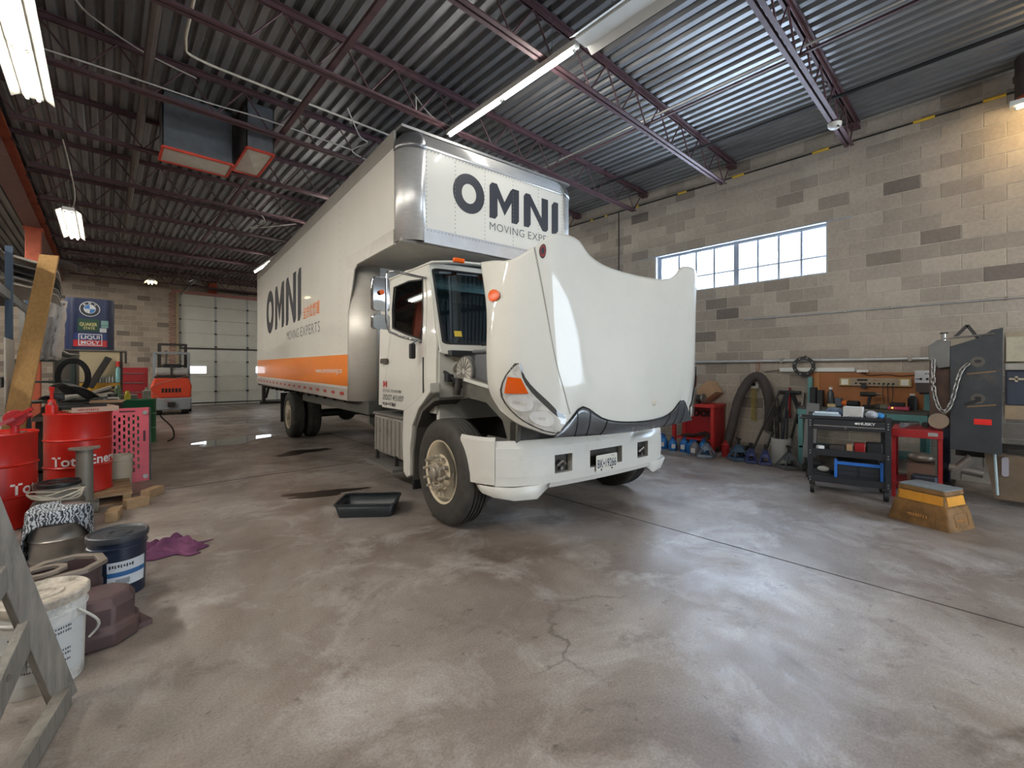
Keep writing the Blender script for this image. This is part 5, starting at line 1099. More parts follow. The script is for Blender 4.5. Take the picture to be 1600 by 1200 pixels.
for y, l in ((-.1, .2), (.55, .22), (1.75, .22), (3.0, .2), (4.05, .18), (5.1, .08), (5.9, .06), (6.3, .06)): MB().cyl((0, y, -.045 + .006 * y), (0, y + l, -.045 + .006 * (y + l)), .022, n=8).build('yellow_sleeve', M('sleeve_yellow', 'd8b23a', .5), t, 40)
tag(MB().cyl((XR - .03, 5.6, 1.7), (XR - .03, 5.6, 4.95), .011, n=6).build('wall_rod', black), 'thin black rod running straight down the block wall', 'rod')
t = thing('vent_stack', 'large dull vent pipe dropping from the roof at the picture edge', 'pipe', (8.1, -.32, 0)); MB().cyl((0, 0, 4.72), (0, 0, 5.2), .16, n=20).build('stack', M('vent_brown', '5f5552', .55, .3), t, 40); MB().cyl((0, 0, 4.95), (0, 0, 4.99), .175, n=20).build('collar', M('vent_brown', '5f5552'), t, 40); MB().cyl((0, 0, 4.68), (0, 0, 4.73), .15, n=20).build('red_end', M('red_tape', 'b4503a', .6), t, 40)
t = thing('dome_sensor', 'small white dome fixed under the nearest roof joist', 'sensor', (7.05, 1.42, 4.626)); MB().lathe([(.0, 0), (.05, .01), (.075, .04), (.08, .075), (.0, .075)], 20).build('dome', M('dome_white', 'd7d5cc', .35), t, 40); MB().cyl((-.03, -.04, .012), (-.03, -.05, .02), .02, n=10).build('lens', rubblk, t)
# red work stand with vice, carton and jug
t = thing('work_stand', 'red steel work stand against the block wall beside the truck', 'workbench', (7.89, 3.72, 0)); rs = M('stand_red', 'b52b26', .42, var=.1, dirt='5a2220', damt=.25)
for x in (0, .4):
    for y in (-.36, .36): MB().box(x - .03, x + .03, y - .03, y + .03, 0, .8).build('leg', rs, t)
MB().box(-.05, .45, -.41, .41, .8, .86).build('top', rs, t, bevel=.005); MB().box(0, .4, -.36, .36, .2, .23).build('lower_shelf', rs, t); MB().box(.38, .4, -.36, .36, .23, .8).build('back_panel', redp, t); MB().box(0, .4, -.385, -.37, .1, .8).build('side_panel', redp, t)
for i in range(4): tag(MB().tube([(7.96 + .06 * i, 3.45, .252), (7.97 + .06 * i, 3.6, .30 + .03 * (i % 2)), (7.96 + .06 * i, 3.8, .26), (7.97 + .06 * i, 3.98, .252)], .018, 6).build('chain_length', darksteel, None, 50), 'length of dark chain heaped on the lower shelf of the red stand', 'chain', 'chains on the red stand')
for i in range(3): tag(MB().tube([(8.25, 3.55 + i * .14 + .05 * math.cos(2 * PI * k / 14), .66 + .05 * math.sin(2 * PI * k / 14)) for k in range(14)], .014, 6, True).build('shackle_ring', darksteel, None, 50), 'dark ring hung on the back of the red stand', 'ring', 'rings on the red stand')
t = thing('bench_vice', 'red bench machine on the red stand', 'machine', (8.05, 3.97, .862)); MB().box(-.12, .12, -.1, .1, 0, .3).build('housing', redp, t, bevel=.03); MB().cyl((-.2, -.12, .12), (.1, -.12, .12), .06, n=14).build('motor', darksteel, t, 40)
t = thing('bench_grinder', 'small dark grinder at the end of the red stand', 'grinder', (7.92, 3.66, .862)); MB().cyl((0, -.1, .1), (0, .1, .1), .06, n=16).build('motor', darksteel, t, 40); MB().cyl((0, -.13, .1), (0, -.1, .1), .085, n=18).build('wheel', steel, t, 40); MB().box(-.06, .06, -.05, .05, 0, .05).build('foot', darksteel, t)
t = thing('plastic_jug', 'white plastic jug on top of the red machine', 'jug', (8.05, 3.97, 1.164)); MB().lathe([(.085, 0), (.09, .02), (.08, .14), (.04, .19), (.03, .22), (0, .22)], 4).build('body', M('jug_white', 'cfcfc4', .45), t, 30, bevel=.012); MB().cyl((0, 0, .2), (0, 0, .235), .03, n=12).build('cap', rubblk, t)
t = thing('cardboard_box', 'brown cardboard box tilted against the block wall on the red stand', 'box', (8.17, 3.47, .98)); t.rotation_euler = (R(-38), R(4), R(-12)); MB().box(-.12, .12, -.15, .15, 0, .26).build('carton', card, t); MB().box(-.122, .122, -.02, .02, .255, .262).build('tape', M('tape_tan', '8c6f50', .4), t)
# blue jugs, jack stands
bj = M('jug_blue', '2272b8', .25, var=.08)
def jug(label, x, y, s=1, m=bj):
    t = thing('washer_fluid_jug', label, 'jug', (x, y, 0), random.random(), 'jugs on the floor by the red stand')
    MB().lathe([(.075 * s, 0), (.08 * s, .02), (.08 * s, .15 * s), (.05 * s, .20 * s), (.028 * s, .215 * s), (.028 * s, .235 * s), (0, .235 * s)], 10).build('body', m, t, 50); MB().cyl((0, 0, .235 * s), (0, 0, .265 * s), .03 * s, n=12).build('cap', M('cap_deep_blue', '1c4f93', .35), t, 40)
    MB().box(-.083 * s, -.079 * s, -.035 * s, .035 * s, .05 * s, .13 * s).build('label_patch', inkw, t); return t
J = ['first', 'second', 'third', 'fourth', 'fifth', 'sixth', 'seventh']
for i, (x, y) in enumerate(((7.95, 4.36), (7.72, 4.2), (7.66, 3.99), (7.70, 3.79), (7.62, 3.62), (7.74, 3.46))): jug('blue fluid jug, %s from the truck in the row before the red stand' % J[i], x, y, .95 + .05 * (i % 2))
jug('grey fluid jug with pale label at the end of the blue row', 7.5, 3.5, 1.0, M('jug_grey', '77757a', .4))
def jackstand(label, x, y, r, h, mat, rz):
    t = thing('jack_stand', label, 'jack stand', (x, y, 0), rz, 'jack stands along the block wall'); top = h * .62
    for k in range(4):
        a = R(45 + 90 * k); c, s = math.cos(a), math.sin(a)
        MB().bar((r * c, r * s, .012), (.035 * c, .035 * s, top), .035, .012, (-s, c, 0)).build('leg', mat, t)
    for k in range(4):
        a, b = R(45 + 90 * k), R(135 + 90 * k); q = .55; p = lambda a_, z: ((r + (.035 - r) * z / top) * math.cos(a_), (r + (.035 - r) * z / top) * math.sin(a_), z)
        MB().add([p(a, .01), p(b, .01), p(b, .05), p(a, .05)], [(0, 1, 2, 3)]).build('foot_plate', mat, t, solid=.006); MB().add([p(a, top * .6), p(b, top * .6), p(b, top), p(a, top)], [(0, 1, 2, 3)]).build('web_plate', mat, t, solid=.006)
    MB().cyl((0, 0, top * .6), (0, 0, h - .03), .022, n=12).build('ratchet_bar', darksteel, t, 40); MB().box(-.05, .05, -.022, .022, h - .03, h).build('saddle', darksteel, t, bevel=.006); MB().cyl((0, 0, top - .03), (0, 0, top + .03), .04, n=14).build('collar', mat, t, 40); return t
jb = M('stand_blue', '46637f', .45, .2, .12, dirt='3a4249', damt=.3); jg = M('stand_grey', '5d6163', .5, .3, .12, dirt='3d3c3a', damt=.35); jn = M('stand_indigo', '474f7d', .45, .2, .12)
jackstand('grey-blue jack stand closest to the red stand', 7.46, 3.28, .17, .34, M('stand_pale', '6d7987', .45, .3), R(10)); jackstand('wide blue jack stand under the hanging hose', 7.62, 2.83, .18, .36, jb, R(45)); jackstand('small indigo jack stand beside the wide blue one', 7.5, 2.6, .10, .32, jn, R(30)); jackstand('small indigo jack stand with a worn foot beside the tool pail', 7.52, 2.40, .11, .32, jn, R(20)); jackstand('wide dark grey jack stand before the tool pail', 7.5, 2.07, .19, .34, jg, R(45))
tag(MB().lathe([(.06, 0), (.06, .2), (.02, .24), (.02, .28), (0, .28)], 14).build('bottle_jack', redp, None, 40, loc=(7.78, 3.1, 0)), 'small red bottle jack behind the jack stands', 'jack')
# exhaust hose over its hook, yellow coil
hz = thing('exhaust_hose', 'thick brown-black exhaust hose draped over a hook on the block wall', 'hose'); pts = spline([(8.08, 3.2, .12), (8.11, 3.12, .5), (8.16, 3.03, .95), (8.2, 2.9, 1.25), (8.2, 2.76, 1.36), (8.2, 2.66, 1.30), (8.22, 2.58, 1.05), (8.24, 2.56, .75), (8.24, 2.6, .45)], 6)
MB().tube(pts, [.075 + .004 * (i % 2) for i in range(len(pts))], 14).build('hose_body', M('hose_brown', '463e3b', .7, var=.15), hz, 50); MB().tube([(8.3, 2.76, 1.6), (8.22, 2.76, 1.6), (8.19, 2.75, 1.42)], .008, 6).tube([(8.3, 2.70, 1.6), (8.22, 2.71, 1.6), (8.19, 2.72, 1.42)], .008, 6).build('hook', M('hook_copper', '8f6047', .5), hz)
ylw = M('air_hose_yellow', 'b9a559', .45); tag(MB().tube([(8.328 + .018 * math.cos(k * .9), 2.84 + .05 * math.sin(k * .9), 1.30 - .0052 * k) for k in range(140)], .006, 5).build('coiled_air_hose', ylw, None, 50), 'yellow coiled air hose hanging inside the loop of the exhaust hose', 'hose')
t = thing('wall_socket', 'white square outlet box on the block wall within the hose loop', 'socket', (XR - .03, 2.83, 1.22)); MB().box(-.03, .03, -.07, .07, -.07, .07).build('plate', inkw, t, bevel=.006); MB().cyl((-.03, 0, 0), (-.036, 0, 0), .03, n=14).build('outlet', rubblk, t)
# leaning bars, tool pail, plank
lb = [((7.80, 2.74, .0), (8.12, 2.38, 1.12), .02, 'long black breaker bar leaning from the floor towards the wall'), ((7.84, 2.56, 0), (8.2, 2.26, 1.10), .018, 'black tie bar leaning beside the breaker bar'), ((8.12, 2.42, 0), (8.26, 2.44, 1.0), .012, 'thin black rod leaning crosswise behind the bars'), ((8.18, 2.3, 0), (8.25, 2.12, .95), .02, 'heavy dark pipe leaning lowest against the wall'), ((8.1, 2.08, 0), (8.31, 2.07, 1.1), .014, 'dark steel rod leaning near the tool pail')]
for p0, p1, r_, l in lb: tag(MB().cyl(p0, p1, r_, r_ * .8, 10).build('leaning_bar', darksteel, None, 40), l, 'bar')
t = thing('gear_puller', 'black gear puller with red screw hung on the wall bars', 'puller', (8.32, 2.29, 0)); 
for s in (-1, 1): MB().bar((0, .03 * s, 1.12), (-.02, .17 * s, .72), .03, .05).bar((-.02, .17 * s, .72), (-.02, .11 * s, .60), .03, .05).build('jaw', black, t)
MB().cyl((0, 0, .68), (0, 0, 1.18), .018, n=10).build('screw', redp, t, 40); MB().box(-.03, .03, -.16, .16, 1.08, 1.13).build('yoke', black, t, bevel=.01)
t = thing('axle_parts_heap', 'heap of dark greasy axle parts on the floor behind the jack stands', 'car part', (7.98, 2.86, 0)); MB().cyl((-.12, -.05, .06), (.0, .08, .07), .055, n=14).build('hub_piece', darksteel, t, 40); MB().box(-.1, .02, -.06, .06, .115, .2).build('bracket_piece', darksteel, t, bevel=.02); MB().cyl((-.02, -.1, .0), (-.02, -.1, .24), .035, n=12).build('pin_piece', darksteel, t, 40)
t = pail('tool_pail', 'white plastic pail bristling with pry bars by the block wall', (7.86, 2.28, 0), .14, .42, M('pail_white_wall', 'bdbdb6', .5, var=.08, dirt='7d786f', damt=.3), None, lid=False)
for i in range(9):
    a = 2 * PI * i / 9; q = .08; tag(MB().cyl((7.86 + q * .8 * math.cos(a), 2.28 + q * .8 * math.sin(a), .03), (7.86 + q * 1.25 * math.cos(a), 2.28 + q * 1.25 * math.sin(a), .72 + .13 * (i % 3)), .012, .009, 8).build('pry_bar', darksteel if i % 3 else steel, None, 40), 'dark pry bar standing in the white tool pail', 'bar', 'pry bars in the tool pail')
tag(MB().cyl((7.86, 2.28, .05), (7.9, 2.2, 1.12), .014, n=8).build('long_handle', M('handle_blue_black', '2a3140', .5), None, 40), 'longest blue-black handle rising from the white tool pail', 'handle')
tag(MB().bar((7.62, 1.86, .03), (7.66, 1.80, .98), .16, .03, (1, 0, 0)).build('grey_board', M('board_grey', '77797a', .6), None, bevel=.004), 'grey board leaning between the tool pail and the teal bench', 'board')
t = thing('floor_jack_arm', 'black trolley jack tucked behind the cart', 'jack', (7.3, 1.72, 0), R(20)); MB().box(-.25, .25, -.08, .08, .06, .2).build('frame', black, t, bevel=.02); MB().cyl((-.2, -.1, .06), (-.2, .1, .06), .06, n=14).build('wheel', darksteel, t, 40); MB().cyl((.2, -.1, .06), (.2, .1, .06), .06, n=14).build('wheel', darksteel, t, 40); MB().cyl((.2, 0, .2), (.35, 0, .5), .02, n=8).build('socket', steel, t)
# wall light and flange ring above the bench
t = thing('wall_light', 'unlit white strip light on the block wall above the bench', 'light', (XR - .05, 0, 1.47)); MB().box(-.05, .05, 1.42, 2.42, -.03, .035).build('housing', fixw, t, bevel=.006); MB().tube([(0, 2.42, 0), (.01, 2.55, -.02), (.01, 2.66, -.03)], .006, 5).build('lead', rubblk, t)
t = thing('flange_ring', 'black bolted flange ring hanging over the strip light', 'ring', (XR - .15, 2.06, 1.53)); MB().ring([(a, b) for a, b in ell(0, 0, .155, .155, 32)], ell(0, 0, .105, .105, 32), -.012, .012, YZ).build('plate', M('ring_black', '2a2928', .5, .4), t)
for k in range(8): MB().cyl((-.014, .13 * math.cos(R(45 * k + 20)), .13 * math.sin(R(45 * k + 20))), (-.012, .13 * math.cos(R(45 * k + 20)), .13 * math.sin(R(45 * k + 20))), .01, n=8).build('bolt_hole', M('hole_pale', 'a5a39e', .5), t)
MB().bar((0, 0, .15), (.12, 0, .17), .012).build('peg', steel, t)
# teal bench with peg board
bn = thing('teal_workbench', 'teal steel workbench with a brown board against the block wall', 'workbench', (7.72, 0, 0))
for x in (.02, .52):
    for y in (.62, 1.98): MB().box(x - .02, x + .03, y - .03, y + .03, 0, .88 if x < .3 else 1.36).build('post', teal, bn)
MB().box(0, .58, .58, 2.02, .88, .92).build('top', M('bench_top', '4d4a45', .6), bn); MB().box(-.01, .02, .58, 2.02, .80, .88).build('front_rail', teal, bn); MB().box(0, .55, .6, 2.0, .3, .33).build('lower_shelf', teal, bn)
MB().box(.56, .6, .66, 1.98, .92, 1.43).build('brown_board', M('hardboard', 'a2683c', .7, var=.12, scale=5), bn); MB().box(.54, .57, 1.86, 1.93, .92, 1.43).build('batten', M('batten_brown', 'b07a48', .7), bn)
t = thing('power_panel', 'beige power panel with two lit meters on the brown board', 'power strip', (8.227, 0, 1.29)); MB().box(0, .05, .78, 1.6, -.06, .06).build('case', M('case_beige', '9c8b72', .5), t, bevel=.006)
for y0, y1 in ((.79, .91), (1.47, 1.59)): MB().box(-.006, 0, y0, y1, -.055, .055).build('meter_frame', M('frame_gold', 'b39a5d', .4), t); MB().box(-.009, -.006, y0 + .018, y1 - .018, -.04, .04).build('meter_face', M('meter_white', 'e2ded0', .5), t)
for i in range(9): MB().cyl((-.012, .97 + i * .053, -.02), (0, .97 + i * .053, -.02), .014, n=10).build('socket', rubblk, t)
MB().box(-.008, 0, 1.26, 1.38, .015, .045).build('readout', rubblk, t); MB().box(-.05, -.008, 1.27, 1.33, -.09, -.01).build('adapter', rubblk, t)
print_marks(t, M('print_red', '98423a'), lambda u, v: (-.003, 1.2 - u, .02 + v), .08, .012, 6)
for i in range(3): MB().tube(spline([(-.012, .98 + i * .053, -.03), (-.05, .97 + i * .055, -.15), (-.06, .98 + i * .04, -.3)]), .005, 5).build('lead', rubblk, t)
tag(MB().tube(spline([(8.27, 1.35, 1.44), (8.27, 1.25, 1.385), (8.27, 1.05, 1.40), (8.27, .9, 1.38), (8.27, .72, 1.40)]), .006, 5).build('board_cable', rubblk), 'black cable looping across the top of the brown board', 'cable')
tag(MB().box(8.18, 8.32, 1.26, 1.38, 1.432, 1.47).build('white_adapter', inkw, None, bevel=.006), 'small white adapter on the top edge of the brown board', 'adapter')
def bottle(name, label, x, y, z, r, h, m, capm, cat='bottle'):
    t = thing(name, label, cat, (x, y, z)); MB().lathe([(r * .95, 0), (r, .01), (r, h * .7), (r * .5, h * .82), (r * .45, h * .9), (0, h * .9)], 16).build('body', m, t, 40); MB().cyl((0, 0, h * .88), (0, 0, h), r * .55, n=12).build('cap', capm, t, 40)
bottle('spray_bottle', 'black spray bottle with white cap on the bench', 8.0, 1.66, .922, .04, .29, M('bottle_dark', '33383b', .35), inkw)
bottle('sauce_bottle', 'dark squat bottle with white cap at the bench end', 8.12, .76, .922, .05, .22, rubblk, inkw)
for i, (y, h, l) in enumerate(((1.88, .28, 'tall black speaker at the bench end by the batten'), (1.79, .24, 'shorter black canister beside the black speaker'))): tag(MB().box(-.06, .06, -.04, .04, 0, h).build('black_case', rubblk, None, bevel=.008, loc=(8.02, y, .922)), l, 'case')
t = thing('cordless_drill', 'black cordless drill standing on the bench', 'drill', (8.02, 1.22, .922), R(15)); MB().box(-.05, .05, -.06, .06, 0, .05).build('battery', rubblk, t, bevel=.008); MB().bar((0, .0, .05), (0, -.02, .17), .035, .045).build('grip', rubblk, t, bevel=.008); MB().cyl((0, .09, .2), (0, -.08, .2), .035, n=14).build('body', M('drill_dark', '2e2a28', .5), t, 40); MB().cyl((0, -.08, .2), (0, -.15, .2), .022, .012, 12).build('chuck', steel, t, 40)
t = thing('battery_charger', 'pink battery charger with green lamp on the bench', 'charger', (7.95, .88, .922)); MB().box(-.08, .08, -.11, .11, 0, .05).build('base', M('charger_pink', 'c04660', .4), t, bevel=.012); MB().box(-.07, .07, -.06, .09, .05, .10).build('cradle', rubblk, t, bevel=.01); MB().cyl((-.082, .06, .03), (-.08, .06, .03), .01, n=8).build('pilot_lamp', EM('pilot_green', 'd8e04a', 2), t)
t = thing('heat_gun', 'black and orange tool lying on the bench', 'tool', (8.0, 1.43, .927), R(70)); MB().cyl((-.12, 0, .05), (.02, 0, .05), .045, n=14).build('body', rubblk, t, 40); MB().cyl((.02, 0, .05), (.09, 0, .05), .05, .04, 14).build('orange_nose', M('tool_orange', 'd9712a', .45), t, 40)
for i, (y, w, h, m, l) in enumerate(((1.57, .06, .13, M('case_bluegrey', '3f4a58', .5), 'blue-grey pouch beside the spray bottle'), (1.10, .04, .07, darksteel, 'small dark clamp beside the drill'), (1.04, .08, .06, M('box_olive', '6c6f5c', .5), 'low olive box beside the charger'), (1.62, .07, .05, M('tape_cream', 'c1ad82', .6), 'cream roll of tape before the spray bottle'))):
    tag(MB().prism(rrect(-w / 2, w / 2, -.05, .05, .02, 3), 0, h, XY).build('bench_item', m, None, bevel=.01, loc=(7.86 if i == 3 else 8.02, y, .922)), l, 'bench item')
t = thing('radio', 'white faced radio on a dark box beyond the bench', 'radio', (7.78, .6, 1.18)); MB().box(-.07, .07, -.09, .09, 0, .12).build('lower_box', M('box_brown_dark', '4a3f3b', .6), t); MB().box(-.08, .07, -.1, .1, .12, .28).build('case', M('radio_white', 'cfd2d5', .45), t, bevel=.006)
for y in (-.02, .04): MB().cyl((-.09, y, .17), (-.08, y, .17), .015, n=12).build('knob', rubblk, t, 40)
print_marks(t, inkm, lambda u, v: (-.0815, .0 - u, .23 + v), .07, .018, 5); MB().box(-.085, -.08, .05, .09, .165, .175).build('slot', rubblk, t)
cp = thing('press_column', 'tall dark blue press column beside the radio', 'press', (7.95, .44, 0)); MB().box(-.06, .06, -.06, .06, 0, 1.72).build('column', M('press_blue', '20283a', .45), cp, bevel=.01); MB().cyl((0, .0, 1.72), (0, .0, 1.93), .018, n=10).build('rod', chrome, cp, 40); MB().box(-.04, .04, -.04, .04, 1.93, 1.945).build('handle', darksteel, cp); MB().box(-.2, .2, -.1, .12, 0, .04).build('foot', darksteel, cp)
MB().bar((-.06, .1, 1.17), (-.2, .2, 1.17), .05, .04).build('bracket', darksteel, cp)
# black tool cart
ct = thing('tool_cart', 'black three-tier rolling tool cart with white lettering on its drawer', 'cart', (6.35, 1.155, 0), R(12.5)); ck = M('cart_black', '24262a', .42, var=.12); cs = .36
for x in (0, .44):
    for y in (-cs, cs):
        p = MB().box(x - .02, x + .02, y - .025, y + .025, .135, .93).build('corner_post', ck, ct)
        if x == 0:
            for z in (.15, .18, .47, .50, .80, .83, .86): MB().cyl((-.024, y, z), (-.02, y, z), .007, n=8).build('rivet', M('rivet_bright', 'c5c8ca', .3, .8), p)
        q = y - .02 if y > 0 else y + .02
        c = MB().box(x - .035, x + .035, q - .03, q + .03, .10, .135).build('caster', darksteel, ct); MB().cyl((x - .03, q - .02, .062), (x - .03, q + .02, .062), .062, n=18).build('caster_wheel', rubblk, c, 40)
for z in (.13, .45): MB().box(0, .44, -cs, cs, z, z + .02).box(-.01, .01, -cs, cs, z, z + .075).box(.43, .45, -cs, cs, z, z + .075).build('tray', ck, ct)
MB().box(-.005, .445, -cs, cs, .76, .88).build('drawer_case', ck, ct); d = MB().box(-.02, -.005, -cs + .03, cs - .03, .765, .875).build('drawer', ck, ct, bevel=.003); MB().box(-.03, -.02, -cs + .03, cs - .03, .80, .812).build('pull', M('pull_silver', 'c3c6c8', .25, .9), d); MB().cyl((-.026, .02, .785), (-.02, .02, .785), .01, n=10).build('lock', steel, d)
writing('lettering', 'HUSKY', .028, inkw, ct, lambda u, v: (-.0215, -.10 - u, .835 + v), .15, .03); MB().prism(ell(-.08, .848, .018, .012, 10), -.0225, -.0205, YZ).build('logo', inkw, ct)
MB().box(-.01, .45, -cs, cs, .88, .89).box(-.01, 0, -cs, cs, .88, .92).box(.44, .45, -cs, cs, .88, .92).build('top_tray', ck, ct); MB().tube([(.05, cs + .02, .88), (.05, cs + .1, .88), (.39, cs + .1, .88), (.39, cs + .02, .88)], .014, 8).build('push_handle', ck, ct, 50)
def oncart(x, y): a = R(12.5); return (6.35 + x * math.cos(a) - y * math.sin(a), 1.155 + x * math.sin(a) + y * math.cos(a))
def citem(name, mb, m, x, y, z, label, cat, rz=0, bev=.008): o = mb.build(name, m, None, 40, bev, (*oncart(x, y), z), R(12.5) + rz); return tag(o, label, cat)
citem('white_carton', MB().box(-.06, .06, -.09, .09, 0, .14), M('carton_white', 'cdccc8', .6), .12, -.06, .893, 'white printed carton on top of the black cart', 'box', R(-12), .003)
o = citem('rag_bundle', MB().sph((0, 0, .06), .07, 14, 8, (1.1, 1.3, .8)), M('rag_bluegrey', '5d6b7c', .9, var=.4, scale=14), .26, .12, .893, 'grey-blue rag bundle on the cart', 'rag'); citem('socket_tray', MB().box(-.08, .08, -.14, .14, 0, .04), M('tray_pale', '9fb0bb', .5), .1, .2, .893, 'pale tray of sockets at the cart edge', 'tray')
for i in range(6): citem('chrome_socket', MB().cyl((0, 0, 0), (0, 0, .035), .013, n=10), chrome, .02, .02 - .027 * i, .893, 'chrome socket lying in a row on the cart', 'socket')['group'] = 'sockets on the cart'
citem('glove_blue', MB().sph((0, 0, .035), .05, 12, 8, (1.5, 1, .7)), M('glove_blue', '2f86c4', .6), .27, -.305, .893, 'bright blue glove at the end of the cart', 'glove'); citem('clear_bag', MB().sph((0, 0, .052), .06, 12, 8, (1, 1.0, .8)), M('bag_clear', 'a9adb5', .3, var=.25, scale=12), .11, -.225, .893, 'clear plastic bag beside the white carton', 'bag')
citem('air_wrench', MB().cyl((-.06, 0, .035), (.08, 0, .035), .035, n=12).box(-.02, .03, -.12, 0, .02, .05), M('wrench_dark', '37393d', .4, .4), .33, -.02, .893, 'dark air wrench at the back of the cart top', 'wrench'); citem('grey_tin', MB().cyl((0, 0, 0), (0, 0, .09), .045, n=16), M('tin_olive', '5c5f56', .5), .36, -.22, .893, 'olive grey tin on the cart', 'tin')
citem('white_folder', MB().box(-.05, .05, -.12, .12, 0, .025), M('folder_white', 'c5d2da', .5), .1, .2, .934, 'white sleeve lying over the socket tray', 'sleeve')
citem('label_box', MB().box(-.05, .05, -.07, .07, 0, .1), M('box_dark_label', '3b3431', .5), .12, .1, .473, 'dark box with white labels on the middle tier', 'box'); citem('tan_box', MB().box(-.05, .05, -.03, .03, 0, .12), card, .12, -.02, .473, 'narrow tan box on the middle tier', 'box'); citem('red_box', MB().box(-.05, .05, -.05, .05, 0, .13), redp, .2, -.12, .473, 'dark red box on the middle tier', 'box')
citem('small_white_box', MB().box(-.03, .03, -.035, .035, 0, .08), inkw, .08, .26, .473, 'small white box at the end of the middle tier', 'box', R(20)); citem('black_case_long', MB().box(-.07, .07, -.07, .07, 0, .14), rubblk, .22, -.255, .473, 'black case at the far end of the middle tier', 'case')
cr_ = thing('parts_organiser', 'black parts organiser with a bright blue frame on the bottom tier', 'organiser', (*oncart(.22, -.1), .153), R(12.5)); MB().box(-.17, .17, -.2, .2, .0, .24).build('body', M('organiser_black', '1f2329', .45), cr_, bevel=.01); bf = M('frame_blue', '2b6cc0', .4)
for y in (-.21, .21): MB().box(-.185, -.165, y - .014, y + .014, 0, .26).build('frame_side', bf, cr_)
MB().box(-.185, -.165, -.21, .21, .2, .235).build('frame_top', bf, cr_)
for i in range(3):
    for y in (-.1, .1): MB().box(-.178, -.17, y - .085, y + .085, .02 + i * .058, .065 + i * .058).build('drawer', M('organiser_drawer', '2c3138', .35), cr_)
citem('black_bin', MB().box(-.12, .12, -.09, .09, 0, .07), rubblk, .18, .24, .153, 'low black bin on the bottom tier', 'bin'); citem('white_rag', MB().sph((0, 0, .03), .045, 12, 8, (1, 1.4, .8)), M('rag_white', 'c9c9c5', .9, var=.15), .18, .23, .226, 'white rag lying in the low black bin', 'rag')
# red table, boxes below
rt = thing('red_table', 'dark red steel table between the cart and the towing gear', 'table', (6.72, .5, 0), R(4)); 
MB().box(0, .6, -.12, .31, .70, .79).build('top_apron', redp, rt, bevel=.004); 
for x in (.02, .56):
    for y in (-.1, .29): MB().box(x, x + .035, y - .018, y + .018, 0, .70).build('leg', redp, rt)
MB().box(0, .6, -.1, .3, .14, .165).build('lower_shelf', redp, rt); MB().box(-.004, 0, -.08, .0, .73, .77).build('maker_plate', M('plate_grey', '9c9a98', .4), rt)
for i, (x, y, m, l) in enumerate(((6.9, .67, M('tool_silver', 'a7a9ab', .3, .7), 'long silver air tool lying on the red table'), (7.12, .5, M('tool_black', '29292b', .45), 'black air tool lying on the red table'))): tag(MB().cyl((-.14, .05, .035), (.12, -.05, .035), .03, .02, 12).build('air_tool', m, None, 40, loc=(x, y, .793)), l, 'tool')
tag(MB().box(-.15, .15, -.12, .12, 0, .2).build('brown_carton', M('carton_brown', '7d6454', .8), None, loc=(7.13, .59, .167), rz=R(4)), 'brown carton under the red table', 'box'); tag(MB().sph((0, 0, .06), .1, 14, 8, (1, 1.3, .6)).build('foil_bag', M('foil', '9c9488', .3, .5, .3, 14), None, 60, loc=(7.13, .59, .37)), 'crinkled foil bag on the brown carton', 'bag')
tag(MB().prism(rrect(-.08, .08, -.11, .11, .04, 3), 0, .1, XY).build('blue_case', M('case_navy', '2a3140', .5), None, bevel=.02, loc=(6.87, .54, .167)), 'low navy case under the red table', 'case')
# yellow step stool
st = thing('step_stool', 'worn yellow-brown plastic step stool on the floor', 'stool', (5.84, .42, 0), R(68)); sm_ = M('stool_plastic', '7d5a2c', .65, var=.25, scale=7, dirt='46321f', damt=.65, dscale=5); by = M('stool_yellow', 'd08f22', .5, var=.14, scale=9, dirt='8a5a1e', damt=.25)
bx_, by_, tx, ty, h = .25, .205, .185, .15, .345
lv = lambda z: (bx_ + (tx - bx_) * z / h, by_ + (ty - by_) * z / h)
mb = MB(); Zs = [0, .03, .2, .21, .30, .31, h]; ins = [0, 0, 0, .012, .012, 0, 0]
rings_ = [[(u, v, z) for u, v in rrect(-lv(z)[0] + i_, lv(z)[0] - i_, -lv(z)[1] + i_, lv(z)[1] - i_, .03, 3)] for z, i_ in zip(Zs, ins)]; n = 16
mb.add([p for r_ in rings_ for p in r_], [(k * n + i, k * n + (i + 1) % n, (k + 1) * n + (i + 1) % n, (k + 1) * n + i) for k in range(6) for i in range(n)] + [tuple(range(6 * n, 7 * n))]); mb.build('body', sm_, st, 30)
for q in range(4):
    s = 1 if q < 2 else -1; ax = q % 2; z0, z1 = .215, .295
    f = (lambda u, v, d: (u, s * (lv(v)[1] - .010 + d), v)) if ax == 0 else (lambda u, v, d: (s * (lv(v)[0] - .010 + d), u, v)); w_ = lv(.25)[0 if ax == 0 else 1] - .035
    MB().prism([(-w_ - .004, z0), (w_ + .004, z0), (w_, z1), (-w_, z1)], -.004, .002, f).build('yellow_panel', by, st); w2 = w_ * .8
    f2 = (lambda u, v, d: (u, s * (lv(v)[1] + d), v)) if ax == 0 else (lambda u, v, d: (s * (lv(v)[0] + d), u, v))
    MB().ring(rrect(-w2, w2, .03, .15, .02, 3), rrect(-w2 + .008, w2 - .008, .038, .142, .016, 3), -.002, .003, f2).build('moulded_frame', sm_, st); 
    fw = (lambda u, v: f2((u - .08) * -s if ax == 0 else (u - .08) * s, .075 + v, .0035))
    print_marks(st, M('mould_letter', 'b07a3a', .6), fw, .16, .03, 8)
MB().prism(rrect(-tx, tx, -ty, ty, .03, 3), h, h + .012, XY).build('grip_top', M('grip_grey', '6f7476', .7, var=.15, scale=20, bump=.3), st)
